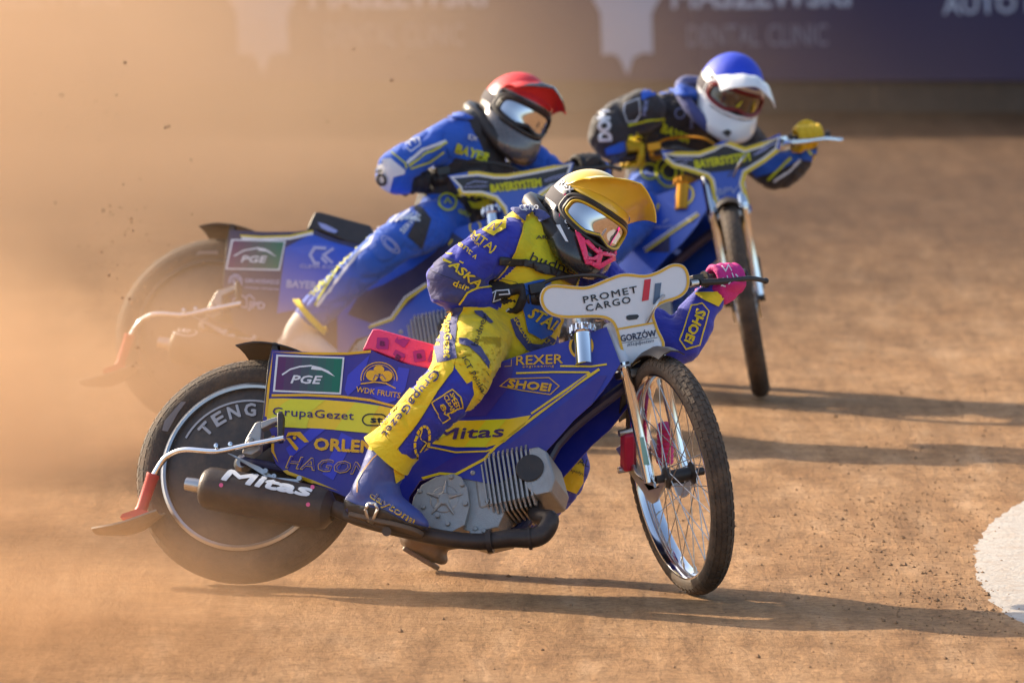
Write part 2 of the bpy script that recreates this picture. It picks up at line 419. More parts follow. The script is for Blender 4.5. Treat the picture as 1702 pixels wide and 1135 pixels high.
def motorcycle(M, de, cfg):
    """speedway motorcycle; side outlines are taken from the nearest bike and reused for all three"""
    K = fork_matrix(de)
    root = empty('motorcycle', M, cfg['label'], 'motorcycle', 'speedway motorcycles sliding through the bend')
    R = {'root': root, 'K': K, 'W': M, 'F': M @ K}
    def P(n, mb, m, par=root, mat_=None, **k): return mb.build(n, m, par, mat_, **k)
    # ---- rear wheel
    wm = Matrix.Translation(HUBR)
    mb = MB(); tyre(mb, RR - .004, .053, .245); rw = P('rear_wheel', mb, RUB, mat_=wm)
    mb = MB(); knob_ring(mb, RR - .004, .053, (-.052, -.031, -.0105, .0105, .031, .052), 56, (.029, .018), .0014); t_ = mb.build('tread', RUB, rw); t_['kind'] = 'stuff'
    mb = MB()
    for s in (-1, 1): mb.lathe([(.03, s * .052), (.12, s * .050), (.20, s * .044), (.252, s * .036), (.252, s * .032), (.03, s * .046)], (0, 0, 0), (0, 1, 0), 64)
    disc = mb.build('wheel_disc', CARB, rw)
    mb = MB(); mb.lathe([(.247, -.036), (.262, -.041), (.263, -.047), (.255, -.052), (.247, -.050)], (0, 0, 0), (0, 1, 0), 96, closed=True)
    mb.lathe([(.247, .036), (.262, .041), (.263, .047), (.255, .052), (.247, .050)], (0, 0, 0), (0, 1, 0), 96, closed=True)
    mb.build('rim', cfg.get('rim', STL), rw)
    mb = MB(); mb.lathe([(.001, -.09), (.018, -.09), (.03, -.075), (.03, .075), (.018, .09), (.001, .09)], (0, 0, 0), (0, 1, 0), 24); mb.build('hub', STL, rw)
    R['disc'] = disc; R['rear_wheel'] = rw
    # ---- frame tubes
    mb = MB()
    hd = Vector((PVT.x, 0, PVT.z)) + AXS * .52; hl = Vector((PVT.x, 0, PVT.z)) + AXS * .36
    mb.tube(smooth_open([hd - AXS * .03, (.90, 0, .71), (.60, 0, .60), (.30, 0, .56)]), .019)
    mb.tube(smooth_open([hl, (.93, 0, .45), (.86, 0, .20), (.70, 0, .16), (.45, 0, .20), (.30, 0, .32)]), .017)
    for s in (-1, 1):
        mb.tube(smooth_open([(.32, s * .03, .56), (.20, s * .085, .50), (0, s * .095, RR)]), .013)
        mb.tube([(.36, s * .04, .24), (.22, s * .085, .32), (0, s * .095, RR)], .014)
    mb.tube([hl - AXS * .03, hd + AXS * .03], .030, 16)
    P('frame', mb, cfg.get('frame', NAVY))
    # ---- rear mudguard: a curved sheet over the tyre
    rows = []
    for i in range(13):
        a = rad(-9 + i * 4.2); rr = .382 - .018 * max(0, (2.2 - i)) * .2
        rows.append([Vector((math.sin(a) * (rr - .012 * abs(t) ** 2), t * .105, RR + math.cos(a) * (rr - .012 * abs(t) ** 2))) for t in (-1, -.6, 0, .6, 1)])
    mb = MB(); mb.sheet(rows, .004); P('rear_mudguard', mb, BPL)
    # ---- side boards
    ro = cI((85, 85), (350, 100), (560, 100), (710, 85), (760, 110), (900, 165), (1060, 200), (1120, 190), (1160, 300), (1160, 690), (960, 940), (700, 1060), (560, 1012), (500, 985), (330, 915), (180, 860), (110, 800), (80, 720), (85, 620), (60, 560), (30, 525))
    fo = cB((480, 215), (757, 140), (890, 95), (1000, 62), (1097, 34), (1238, -19), (1300, 146), (1250, 230), (1216, 275), (1170, 330), (1090, 400), (1010, 490), (960, 545), (900, 600), (740, 690), (560, 655), (490, 650), (400, 672), (352, 745), (345, 800), (300, 800), (300, 500))
    for s in (-1, 1):
        y0 = .105 * s if s > 0 else -.105
        pr = tb(ro, -.105); pf = tb(fo, -.118)
        if s > 0:
            pr = [Vector((p.x, .10, p.z)) for p in pr]; pf = [Vector((p.x, .112, p.z)) for p in pf]
        mb = MB(); mb.prism(pr, (0, -.004 * s * -1 if s < 0 else -.004, 0)); a = P('side_board', mb, cfg['board'], ang=30)
        mb = MB(); mb.prism(pf, (0, .004 if s < 0 else -.004, 0)); b = P('tank_cover', mb, cfg.get('tank', cfg['board']), ang=30)
        if s < 0: R['side'] = a; R['tank'] = b
    # rear edge stiffener of the board
    e = tb(cI((88, 30), (118, 36), (122, 86), (60, 520), (22, 522), (58, 160)), -.098)
    mb = MB(); mb.prism(e, (0, .03, 0)); P('board_stay', mb, BPL, bevel=.002)
    # ---- fuel tank body between the covers
    mb = MB(); mb.prism([(.50, -.085, .56), (.80, -.085, .67), (.96, -.085, .73), (1.0, -.085, .68), (.80, -.085, .54), (.55, -.085, .48)], (0, .17, 0)); P('fuel_tank', mb, cfg.get('frame', NAVY), bevel=.02)
    c = tb1(cJ((415, 690))[0], -.112); top = tb1(cJ((408, 560))[0], -.112); ax = (top - c).normalized()
    L = (top - c).length
    mb = MB(); mb.lathe([(.001, -.05), (.0275, -.05), (.0275, L - .012), (.029, L - .006)], c, ax, 28)
    kn = []
    mb.lathe([(.030, L - .008), (.034, L - .004), (.035, L + .012), (.031, L + .020), (.018, L + .025), (.001, L + .026)], c, ax, 28)
    for k in range(12):
        a = 2 * math.pi * k / 12; u = ax.orthogonal().normalized(); v = ax.cross(u)
        p = c + (u * math.cos(a) + v * math.sin(a)) * .034; mb.tube([p + ax * (L - .004), p + ax * (L + .016)], .006, 8)
    R['cap'] = P('filler_cap', mb, cfg.get('cap', CHR))
    # ---- seat: padded, raised at the back
    so_ = tb(cfg.get('seat_outline') or cI((655, 90), (668, 60), (690, 10), (720, -45), (760, -45), (850, -20), (960, 12), (1105, 52), (1130, 60), (1150, 190), (1105, 205), (1055, 202), (960, 180), (850, 135), (750, 95), (700, 82)), -.10)
    mb = MB(); mb.prism([Vector((p.x, -.108, p.z)) for p in so_], (0, .212, 0)); R['seat'] = P('seat', mb, cfg['seat'], bevel=.014, ang=50)
    # ---- engine
    cc = tb(cB((362, 785), (372, 745), (408, 690), (470, 655), (550, 640), (585, 655), (612, 700), (622, 780), (600, 870), (540, 902), (450, 882), (395, 850)), -.135)
    mb = MB(); mb.prism(cc, (0, .06, 0))
    cx = tb1(cB((510, 755))[0], -.135)
    mb.lathe([(.001, -.010), (.016, -.010), (.022, -.004), (.040, -.003), (.043, .0)], cx, (0, 1, 0), 24)
    for k in range(5):
        a = rad(90 + 72 * k); d = Vector((math.cos(a), 0, math.sin(a)))
        mb.tube([cx + d * .014 + Vector((0, -.006, 0)), cx + d * .058 + Vector((0, -.001, 0))], [.008, .003], 8)
    for q in cB((400, 720), (480, 830), (525, 865), (605, 775), (415, 790), (540, 655), (590, 690)):
        p = tb1(q, -.138); mb.lathe([(.001, -.008), (.007, -.008), (.008, 0)], p, (0, 1, 0), 8)
    P('engine_cover', mb, ALU, bevel=.004, ang=40)
    mb = MB(); mb.prism(tb(cB((560, 665), (640, 640), (720, 625), (760, 700), (790, 790), (750, 880), (640, 905), (560, 880)), -.112), (0, .20, 0))
    for q in cB((640, 640), (705, 765), (650, 890), (690, 900)): mb.lathe([(.001, -.010), (.008, -.010), (.009, 0)], tb1(q, -.112), (0, 1, 0), 8)
    mb.prism(tb(cB((620, 895), (690, 890), (695, 915), (625, 918)), -.118), (0, .03, 0))
    P('crankcase', mb, ALU, bevel=.006, ang=40)
    p0 = tb1(cB((690, 738))[0], -.04); p1 = tb1(cB((930, 684))[0], -.04); ax = (p1 - p0).normalized(); up = Vector((0, 1, 0)).cross(ax) * -1
    if up.z < 0: up = -up
    mb = MB(); mb.box((p0 + p1) / 2, ((p1 - p0).length + .02, .150, .140), Matrix((ax, (0, 1, 0), up)).transposed()); cyl = P('cylinder', mb, ALU, bevel=.01)
    Rf = Matrix((ax, (0, 1, 0), up)).transposed()
    fm = MB(); hw, hh, th = .099, .096, .0058
    out = [(-hw, -hh * .75), (-hw * .8, -hh), (hw * .8, -hh), (hw, -hh * .75), (hw, hh * .75), (hw * .8, hh), (-hw * .8, hh), (-hw, hh * .75)]
    fm.prism([Rf @ Vector((-th / 2, y, z)) for y, z in out], Rf @ Vector((th, 0, 0)))
    L = (p1 - p0).length; fin0 = None
    for k in range(12):
        t = L * (.04 + .94 * k / 11); scl = .76 + .24 * min(1, k / 3)
        if fin0 is None: fin0 = fm.build('cooling_fin', ALU, cyl, ang=30); f_ = fin0
        else: f_ = fin0.copy(); COL.objects.link(f_); f_.parent = cyl
        f_.matrix_local = Matrix.Translation(p0 + ax * t) @ Matrix.Scale(scl, 4)
    mb = MB(); hp = tb(cB((888, 526), (930, 518), (972, 542), (1006, 660), (988, 722), (915, 738), (872, 700)), -.138)
    mb.prism(hp, (0, .18, 0)); hd_ = P('cylinder_head', mb, ALU, bevel=.005, ang=18)
    hc = tb1(cB((893, 615))[0], -.141)
    mb = MB(); mb.lathe([(.001, -.002), (.040, -.002), (.042, .0)], hc, (0, 1, 0), 28); mb.build('port_recess', BPL, hd_)
    # carburettor and intake on the far side of the head
    mb = MB(); mb.tube([(.66, .03, .50), (.60, .06, .53), (.54, .06, .55)], .026, 14); mb.lathe([(.03, -.03), (.034, 0), (.03, .04)], (.60, .06, .53), (0, 0, 1), 16); P('carburettor', mb, ALU)
    # ---- exhaust
    path = [tb1(q, y) for q, y in zip(cB((905, 760), (930, 830), (1000, 790), (985, 845), (955, 905), (900, 928), (810, 930), (680, 945), (540, 935), (380, 905), (160, 850), (0, 790)), (-.05, -.10, -.135, -.14, -.14, -.145, -.15, -.155, -.16, -.165, -.165, -.165))]
    path = [path[0], path[1]] + path[3:]
    pts = smooth_open(path, 6)
    mb = MB(); mb.tube(pts, [.024 + .006 * math.exp(-((i / len(pts) - .36) / .16) ** 2) for i in range(len(pts))], 16)
    for t in (.40, .57): mb.tube([pts[int(t * len(pts))] , pts[int(t * len(pts)) + 1]], .035, 16)
    P('exhaust_pipe', mb, PIPE)
    a, b = tb1(cA((535, 735))[0], -.17), tb1(cA((1130, 845))[0], -.165); d = (b - a).normalized()
    mb = MB(); mb.lathe([(.018, -.012), (.052, 0), (.061, .012), (.064, .03), (.064, (b - a).length - .03), (.058, (b - a).length - .01), (.03, (b - a).length + .012)], a, d, 36)
    R['silencer'] = P('silencer', mb, PIPE)
    mb = MB(); mb.lathe([(.014, -.055), (.020, -.055), (.022, -.03), (.022, .01), (.014, .01)], a, d, 20, closed=True); P('tail_pipe', mb, STL)
    # silencer bracket and strap
    mb = MB(); q = tb(cA((640, 570), (800, 640), (870, 690), (985, 700), (990, 720), (860, 705), (730, 625), (690, 590)), -.12); mb.prism(q, (0, .008, 0))
    for q in cA((830, 665), (870, 690), (990, 700)): mb.lathe([(.001, -.012), (.008, -.012), (.009, 0)], tb1(q, -.12), (0, 1, 0), 10)
    P('silencer_bracket', mb, STL)
    # ---- dirt deflector behind the rear wheel
    mb = MB(); pts = smooth_open([tb1(q, y) for q, y in zip(cA((915, 505), (740, 540), (600, 568), (450, 560), (380, 582), (340, 615), (300, 680)), (-.20, -.19, -.18, -.16, -.14, -.13, -.12))], 6)
    mb.tube(pts, .0088, 12)
    for q in cA((598, 545), (665, 538)): mb.lathe([(.001, -.014), (.007, -.012), (.008, .004)], tb1(q, -.18), (0, 1, 0), 10)
    R['defl'] = P('deflector_arm', mb, CHR)
    a, b = tb1(cA((298, 675))[0], -.12), tb1(cA((238, 850))[0], -.10)
    mb = MB(); mb.tube([a, a.lerp(b, .1), a.lerp(b, .12), a.lerp(b, .9), b], [.020, .020, .0185, .017, .020], 16)
    mb.prism(tb(cA((140, 878), (150, 862), (230, 835), (275, 850), (265, 872)), -.125), (0, .05, 0)); P('deflector_tube', mb, REDT)
    rows = []
    for i in range(9):
        u = i / 8; rows.append([])
        for j in range(7):
            v = j / 6 - .5; q = (30 + 305 * u, 945 - 92 * u + 30 * math.sin(u * math.pi) * 1.0)
            wd = .155 * math.sin(math.pi * min(1, .18 + u * .70)) ** .6
            p = tb1(cA(q)[0], -.10); p = p + Vector((0, v * 2 * wd * .5, -.010 * math.cos(v * 3) + .02 * v)) ; rows[-1].append(p)
    mb = MB(); mb.sheet(rows, .006); P('deflector_flap', mb, mat('worn_flap_plastic', (.34, .27, .20), .6, grain=.3, dirt=.4), ang=60)
    mb = MB()
    mb.prism(tb(cA((722, 545), (735, 505), (778, 432), (805, 422), (806, 470), (798, 560), (760, 585), (715, 575)), -.175), (0, .035, 0))
    mb.prism(tb(cA((800, 430), (870, 405), (905, 400), (905, 425), (870, 430), (805, 462)), -.175), (0, .03, 0))
    mb.lathe([(.001, -.014), (.009, -.012), (.011, 0)], tb1(cA((757, 518))[0], -.178), (0, 1, 0), 12)
    P('axle_bracket', mb, mat('satin_grey_metal', (.42, .40, .38), .45, .7, grain=.2, dirt=.2), bevel=.003)
    mb = MB(); mb.prism(tb(cA((880, 385), (905, 380), (912, 405), (905, 520), (882, 522)), -.185), (0, .02, 0)); P('chain_adjuster', mb, BPL, bevel=.003)
    # ---- footrest and frame lug below the boot
    mb = MB(); mb.tube([tb1(cB((60, 830))[0], -.19), tb1(cB((250, 880))[0], -.19), tb1(cB((400, 905))[0], -.18)], .016, 12)
    mb.tube([tb1(cB((250, 900))[0], -.24), tb1(cB((250, 900))[0], -.02)], .014, 12); P('footrest', mb, PIPE)
    # ================= steered front end (fork frame)
    # wheel
    hub = Matrix.Translation(HUBF); FM = K @ hub
    mb = MB(); tyre(mb, RFR - .003, .034, .300, 112); fw = P('front_wheel', mb, RUB, mat_=FM)
    mb = MB(); knob_ring(mb, RFR - .003, .034, (-.037, -.022, -.0075, .0075, .022, .037), 70, (.0215, .0112), .0026); t_ = mb.build('tread', RUB, fw); t_['kind'] = 'stuff'
    mb = MB(); mb.lathe([(.306, -.025), (.314, -.028), (.314, -.031), (.300, -.031), (.294, -.024), (.289, -.010), (.287, 0), (.289, .010), (.294, .024), (.300, .031), (.314, .031), (.314, .028), (.306, .025), (.296, 0)], (0, 0, 0), (0, 1, 0), 112, closed=True)
    mb.build('rim', cfg.get('front_rim', CHR), fw)
    mb = MB(); mb.lathe([(.008, -.075), (.012, -.075), (.012, -.05), (.030, -.046), (.034, -.038), (.020, -.03), (.020, .03), (.034, .038), (.030, .046), (.012, .05), (.012, .075), (.008, .075)], (0, 0, 0), (0, 1, 0), 28, closed=True)
    mb.build('hub', BPL, fw)
    sp = {}
    for k in range(36):
        s = 1 if k % 2 else -1; cr = 1 if (k // 2) % 2 else -1; a = 2 * math.pi * k / 36
        if (s, cr) not in sp:
            mb = MB(); mb.tube([(math.sin(cr * .9) * .031, s * .040, math.cos(cr * .9) * .031), (0, s * .006, .291)], .0016, 6)
            mb.tube([(0, s * .006, .291), (math.sin(cr * .02) * .01, s * .0075, .270)], .0030, 6)
            o = mb.build('spoke', STL, fw); sp[(s, cr)] = o
        else: o = sp[(s, cr)].copy(); COL.objects.link(o); o.parent = fw
        o.matrix_local = Matrix.Rotation(a, 4, 'Y')
    R['front_wheel'] = fw
    # fork legs: painted upper tube, polished lower tube
    ua, ub, uc = tf(cC((256, 232), (305, 372), (385, 735)), 1, -.057)
    for s in (-1, 1):
        f = lambda p: Vector((p.x, s * abs(p.y) * 1.0, p.z))
        mb = MB(); mb.tube([f(ua), f(ub)], .021, 18); P('fork_upper_tube', mb, cfg.get('fork', WHT), mat_=K)
        mb = MB(); d = (uc - ub).normalized(); mb.tube([f(ub - d * .02), f(ub + d * .015), f(ub + d * .018), f(uc)], [.0185, .0185, .0165, .0165], 18); P('fork_leg', mb, cfg.get('leg', CHR), mat_=K)
        # trailing link and its anchor plate
        mb = MB(); pl = [f(p) for p in tf(cC((372, 728), (395, 735), (400, 752), (415, 735), (408, 722), (420, 715), (435, 722), (432, 745), (405, 795), (392, 802), (375, 790), (362, 765), (330, 720), (275, 625), (292, 612), (340, 705)), 1, -.052)]
        mb.prism(pl, (0, -.008 * -s * -1, 0)); P('wheel_link', mb, STL, mat_=K, bevel=.002)
        mb = MB(); a, b = [f(p) for p in tf(cC((314, 572), (312, 690)), 1, -.057)]
        if s < 0:
            mb.box((a + b) / 2, (.042, .034, (b - a).length), Matrix((( (b - a).cross(Vector((0, 1, 0)))).normalized(), Vector((0, 1, 0)), (a - b).normalized())).transposed())
            P('suspension_block', mb, cfg.get('susp', REDG), mat_=K, bevel=.008)
            mb = MB()
            for q in (a, b):
                mb = MB(); mb.lathe([(.001, -.03), (.010, -.028), (.011, .02)], q, (0, 1, 0), 12); P('suspension_bolt', mb, STL, mat_=K)
        else:
            mb = MB(); n = 15; ax = (a - b)
            p2 = [b + ax * (i / (n * 2)) for i in range(n * 2 + 1)]
            mb.tube([p + Vector((.02, .0, .0)) for p in p2], [.026 if i % 4 < 2 else .019 for i in range(n * 2 + 1)], 16); P('fork_gaiter', mb, cfg.get('gaiter', PINK), mat_=K)
    # yokes
    for t in (.36, .56):
        mb = MB(); mb.box(PVT + AXS * t + Vector((.035, 0, .01)), (.06, .155, .026)); P('fork_yoke', mb, STL, mat_=K, bevel=.006)
    # front mudguard
    rows = []
    for i in range(15):
        a = rad(20 - i * 5.6); rr = .384
        rows.append([Vector((WB + math.sin(a) * (rr - .016 * t * t), t * .042, RFR + math.cos(a) * (rr - .02 * t * t))) for t in (-1, -.6, 0, .6, 1)])
    mb = MB(); mb.sheet(rows, .004); P('front_mudguard', mb, BPL, mat_=K)
    # number plate
    XP = 1.205
    if 'plate_px' in cfg: pl = [on(R['F'], p, 0, XP) for p in cfg['plate_px']]
    else: pl = tf(smooth_closed(cJ((82, 320), (105, 235), (180, 198), (330, 208), (450, 208), (600, 150), (720, 112), (880, 122), (980, 95), (1090, 40), (1180, 52), (1222, 130), (1215, 230), (1150, 300), (1010, 350), (955, 415), (985, 530), (1035, 672), (900, 745), (760, 835), (725, 800), (690, 680), (650, 530), (600, 470), (500, 452), (250, 455), (130, 410)), 4), 0, XP)
    # T-shaped board, cut back behind the mudguard and slightly wrapped
    mb = MB(); mb.prism(pl, (-.004, 0, 0)); R['plate'] = P('number_plate', mb, cfg['plate'], mat_=K, ang=25)
    # handlebar
    hl_, hr_ = cfg['grip_l'], cfg['grip_r']     # grip centres in fork frame
    mid = PVT + AXS * .60 + Vector((.02, 0, .02))
    gd = {}
    mb = MB()
    for s, g, dr in ((-1, hr_, cfg['gdir_r']), (1, hl_, cfg['gdir_l'])):
        g = Vector(g); dr = Vector(dr).normalized()
        pts = smooth_open([mid, mid + Vector((.0, s * .05, .005)), Vector((mid.x + .02, s * .15, mid.z + (g.z - mid.z) * .9)), g - dr * .075, g + dr * .07], 6)
        mb.tube(pts, .0112, 12); gd[s] = (g, dr)
    P('handlebar', mb, BPL, mat_=K)
    for s in (-1, 1):
        g, dr = gd[s]; mb = MB(); n = 26
        mb.tube([g + dr * (-.065 + .135 * i / n) for i in range(n + 1)], [.0165 if i % 2 else .0145 for i in range(n + 1)], 14)
        mb.tube([g - dr * .073, g - dr * .066], .026, 18)
        mb.tube([g + dr * .068, g + dr * .076], .021, 18)
        P('grip', mb, BPL, mat_=K)
    # levers, throttle housing, cables
    g, dr = gd[1]; fwd = Vector((1, 0, 0))
    a = g - dr * .10
    mb = MB(); mb.box(a, (.05, .035, .034)); mb.tube(smooth_open([a + Vector((.03, 0, -.008)), g + fwd * .062 + Vector((0, -.02, -.012)), g + dr * .06 + fwd * .075 + Vector((0, 0, -.014)), g + dr * .115 + fwd * .074 + Vector((0, 0, -.026))], 5), [.010] * 6 + [.0075] * 10, 10)
    e = g + dr * .115 + fwd * .074 + Vector((0, 0, -.026)); mb.lathe([(.001, -.010), (.008, -.007), (.010, 0), (.008, .007), (.001, .010)], e, dr, 12)
    P('clutch_lever', mb, BPL if 'lever' not in cfg else cfg['lever'], mat_=K, bevel=.002)
    mb = MB(); c0 = a + Vector((.035, -.01, -.006)); mb.tube(smooth_open([c0, c0 + Vector((.03, -.06, 0)), Vector((XP + .02, .09, mid.z - .03)), Vector((XP + .006, .045, mid.z - .085)), Vector((XP - .03, .03, mid.z - .11))], 6), .0042, 8)
    mb.tube([c0, c0 + Vector((.012, -.028, 0))], .008, 10); P('clutch_cable', mb, STL, mat_=K)
    g, dr = gd[-1]; a = g - dr * .095
    mb = MB(); mb.tube([a - dr * .018, a + dr * .018], .026, 16); mb.box(a + Vector((.012, 0, .025)), (.04, .05, .03))
    mb.tube(smooth_open([a + Vector((.02, .0, .03)), a - dr * .07 + Vector((.03, 0, .045)), mid + Vector((.05, -.03, .06)), mid + Vector((.02, .04, -.05))], 6), .006, 8)
    P('throttle_housing', mb, cfg.get('throttle', BPL), mat_=K, bevel=.003)
    return R
# ------------------------------------------------------------------ the track
def gz(x, y):
    """height of the dirt surface: gentle swells and tyre-drawn ruts, flat under the wheels"""
    a = .010 * noise.noise(Vector((x * .9, y * .35, 3))) + .006 * noise.noise(Vector((x * 3.1 + y * .5, y * 1.1, 9)))
    q = x * .80 + y * .32
    a += .006 * noise.noise(Vector((q * 5.5, (y - x * .4) * .35, 21))) + .0035 * noise.noise(Vector((q * 15, (y - x * .4) * .7, 5)))
    return a
def dirt_material():
    m = bpy.data.materials.new('shale_dirt'); m.use_nodes = True; t = m.node_tree; L = t.links.new; b = t.nodes['Principled BSDF']
    b.inputs['Roughness'].default_value = .92; b.inputs['Specular IOR Level'].default_value = .2
    ge = t.nodes.new('ShaderNodeNewGeometry')
    def N(scale, det, rough=.6, mp=None, dist=0):
        n = t.nodes.new('ShaderNodeTexNoise'); n.inputs['Scale'].default_value = scale; n.inputs['Detail'].default_value = det; n.inputs['Roughness'].default_value = rough; n.inputs['Distortion'].default_value = dist
        if mp:
            k = t.nodes.new('ShaderNodeMapping'); k.inputs['Scale'].default_value = mp[0]; k.inputs['Rotation'].default_value = mp[1]; L(ge.outputs['Position'], k.inputs[0]); L(k.outputs[0], n.inputs['Vector'])
        else: L(ge.outputs['Position'], n.inputs['Vector'])
        return n.outputs[0]
    def ramp(src, stops):
        r = t.nodes.new('ShaderNodeValToRGB'); e = r.color_ramp.elements
        while len(e) < len(stops): e.new(.5)
        for x, (p, c) in zip(e, stops): x.position = p; x.color = (*c, 1)
        L(src, r.inputs[0]); return r.outputs[0]
    def mix(a, b_, f, mode='MIX', fac=None):
        x = t.nodes.new('ShaderNodeMix'); x.data_type = 'RGBA'; x.blend_type = mode
        if fac is not None: x.inputs[0].default_value = fac
        else: L(f, x.inputs[0])
        L(a, x.inputs[6]); L(b_, x.inputs[7]); return x.outputs[2]
    base = ramp(N(1.3, 8, .62), [(.30, (.255, .130, .053)), (.52, (.335, .185, .084)), (.72, (.41, .245, .128))])
    streak = ramp(N(2.2, 7, .6, ((3.2, .45, 1), (0, 0, .45)), .4), [(.34, (.205, .100, .040)), (.52, (.335, .185, .084)), (.70, (.47, .30, .17))])
    c = mix(base, streak, None, fac=.4)
    sk1 = ramp(N(6.5, 9, .68), [(.34, (.62, .58, .54)), (.5, (1, 1, 1)), (.68, (1.28, 1.28, 1.3))])
    c = mix(c, sk1, None, 'MULTIPLY', .65)
    sk2 = ramp(N(1.6, 8, .6, ((5.5, .55, 1), (0, 0, -.42)), .3), [(.36, (.66, .62, .58)), (.52, (1, 1, 1)), (.70, (1.25, 1.27, 1.3))])
    c = mix(c, sk2, None, 'MULTIPLY', .6)
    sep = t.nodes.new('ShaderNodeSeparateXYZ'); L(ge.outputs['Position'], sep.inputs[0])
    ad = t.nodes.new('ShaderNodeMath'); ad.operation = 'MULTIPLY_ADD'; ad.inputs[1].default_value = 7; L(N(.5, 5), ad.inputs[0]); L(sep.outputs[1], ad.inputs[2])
    far_dark = t.nodes.new('ShaderNodeMapRange'); far_dark.inputs[1].default_value = 33.5; far_dark.inputs[2].default_value = 45; far_dark.interpolation_type = 'SMOOTHSTEP'; L(ad.outputs[0], far_dark.inputs[0])  # dirt colour grows gradually darker with distance, towards the fence
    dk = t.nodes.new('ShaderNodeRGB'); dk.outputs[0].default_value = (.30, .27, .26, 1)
    wm = t.nodes.new('ShaderNodeMix'); wm.data_type = 'RGBA'; wm.blend_type = 'MULTIPLY'; L(far_dark.outputs[0], wm.inputs[0]); L(c, wm.inputs[6]); L(dk.outputs[0], wm.inputs[7]); c = wm.outputs[2]
    fine = ramp(N(38, 6, .7), [(.30, (.42, .38, .35)), (.5, (1, 1, 1)), (.72, (1.3, 1.28, 1.25))])
    c = mix(c, fine, None, 'MULTIPLY', .8)
    vo = t.nodes.new('ShaderNodeTexVoronoi'); vo.inputs['Scale'].default_value = 55; vo.inputs['Randomness'].default_value = 1; L(ge.outputs['Position'], vo.inputs['Vector'])
    peb = ramp(vo.outputs['Distance'], [(.10, (.55, .50, .46)), (.26, (1, 1, 1))])
    pm = t.nodes.new('ShaderNodeMath'); pm.operation = 'MULTIPLY'; pmr = t.nodes.new('ShaderNodeMapRange'); pmr.inputs[1].default_value = .48; pmr.inputs[2].default_value = .62
    L(N(.8, 4), pmr.inputs[0]); L(pmr.outputs[0], pm.inputs[0]); pm.inputs[1].default_value = .85
    c = mix(c, mix(c, peb, None, 'MULTIPLY', 1.0), pm.outputs[0])
    L(c, b.inputs['Base Color'])
    h1 = N(9, 8, .68); h2 = N(70, 5, .7); h3 = N(5, 6, .6, ((4.5, .7, 1), (0, 0, .45)), .3)
    b1 = t.nodes.new('ShaderNodeBump'); b1.inputs['Strength'].default_value = .24; b1.inputs['Distance'].default_value = .02; L(h1, b1.inputs['Height'])
    b3 = t.nodes.new('ShaderNodeBump'); b3.inputs['Strength'].default_value = .35; b3.inputs['Distance'].default_value = .03; L(h3, b3.inputs['Height']); L(b1.outputs[0], b3.inputs['Normal'])
    b2 = t.nodes.new('ShaderNodeBump'); b2.inputs['Strength'].default_value = .6; b2.inputs['Distance'].default_value = .014; L(h2, b2.inputs['Height']); L(b3.outputs[0], b2.inputs['Normal'])
    L(b2.outputs[0], b.inputs['Normal'])
    return m
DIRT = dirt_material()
def grid_sheet(xs, ys, zf):
    V = [(x, y, zf(x, y)) for y in ys for x in xs]; n = len(xs)
    Fc = [(j * n + i, j * n + i + 1, (j + 1) * n + i + 1, (j + 1) * n + i) for j in range(len(ys) - 1) for i in range(n - 1)]
    return V, Fc
xs = [-900, -300, -90, -30, -12, -7] + [-4 + .04 * i for i in range(201)] + [7, 12, 30, 90, 300, 900]
ys = [-400, -100, -20, 5, 14, 19] + [21 + .05 * i for i in range(160)] + [29 + .12 * i for i in range(170)] + [52, 60, 90, 200, 500, 1500]
def zfar(x, y): return gz(x, y) if (-4.1 < x < 4.1 and 20.9 < y < 49.5) else 0.0
V, Fc = grid_sheet(xs, ys, zfar)
me = bpy.data.meshes.new('ground'); me.from_pydata(V, [], Fc); me.polygons.foreach_set('use_smooth', [True] * len(me.polygons))
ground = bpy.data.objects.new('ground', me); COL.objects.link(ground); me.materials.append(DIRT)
tag(ground, 'reddish brown shale dirt of the speedway track', kind='structure')
# white lime marking at the inside of the bend
edge_px = [(1760, 800), (1702, 828), (1672, 840), (1648, 856), (1628, 876), (1612, 900), (1606, 925), (1606, 945), (1611, 968), (1624, 988), (1645, 1007), (1670, 1024), (1702, 1040), (1775, 1075)]
eg = [ground_at(p) for p in edge_px]; eg = smooth_open(eg, 8)
mb = MB(); rows = []
for i, p in enumerate(eg):
    r = []
    for k in range(14):
        q = p.lerp(Vector((2.6, 25.3, 0)), k / 13)
        if k == 0: q = q + Vector((.02 * noise.noise(q * 9) + .012 * noise.noise(q * 40), .03 * noise.noise(q * 7 + Vector((5, 5, 5))), 0))
        r.append(Vector((q.x, q.y, gz(q.x, q.y) + (.005 if k else -.002))))
    rows.append(r)
vs = [p for r in rows for p in r]; n = 14
mb.add(vs, [(i * n + k, i * n + k + 1, (i + 1) * n + k + 1, (i + 1) * n + k) for i in range(len(rows) - 1) for k in range(n - 1)])
LIMEW = mat('lime_paint_on_dirt', (.43, .415, .39), .95, grain=.2, gscale=40, bump=.6, bscale=60, dirt=.75)
wl = mb.build('white_line', LIMEW, None, ang=80); tag(wl, 'white lime marking on the dirt at the inside of the bend', kind='structure')
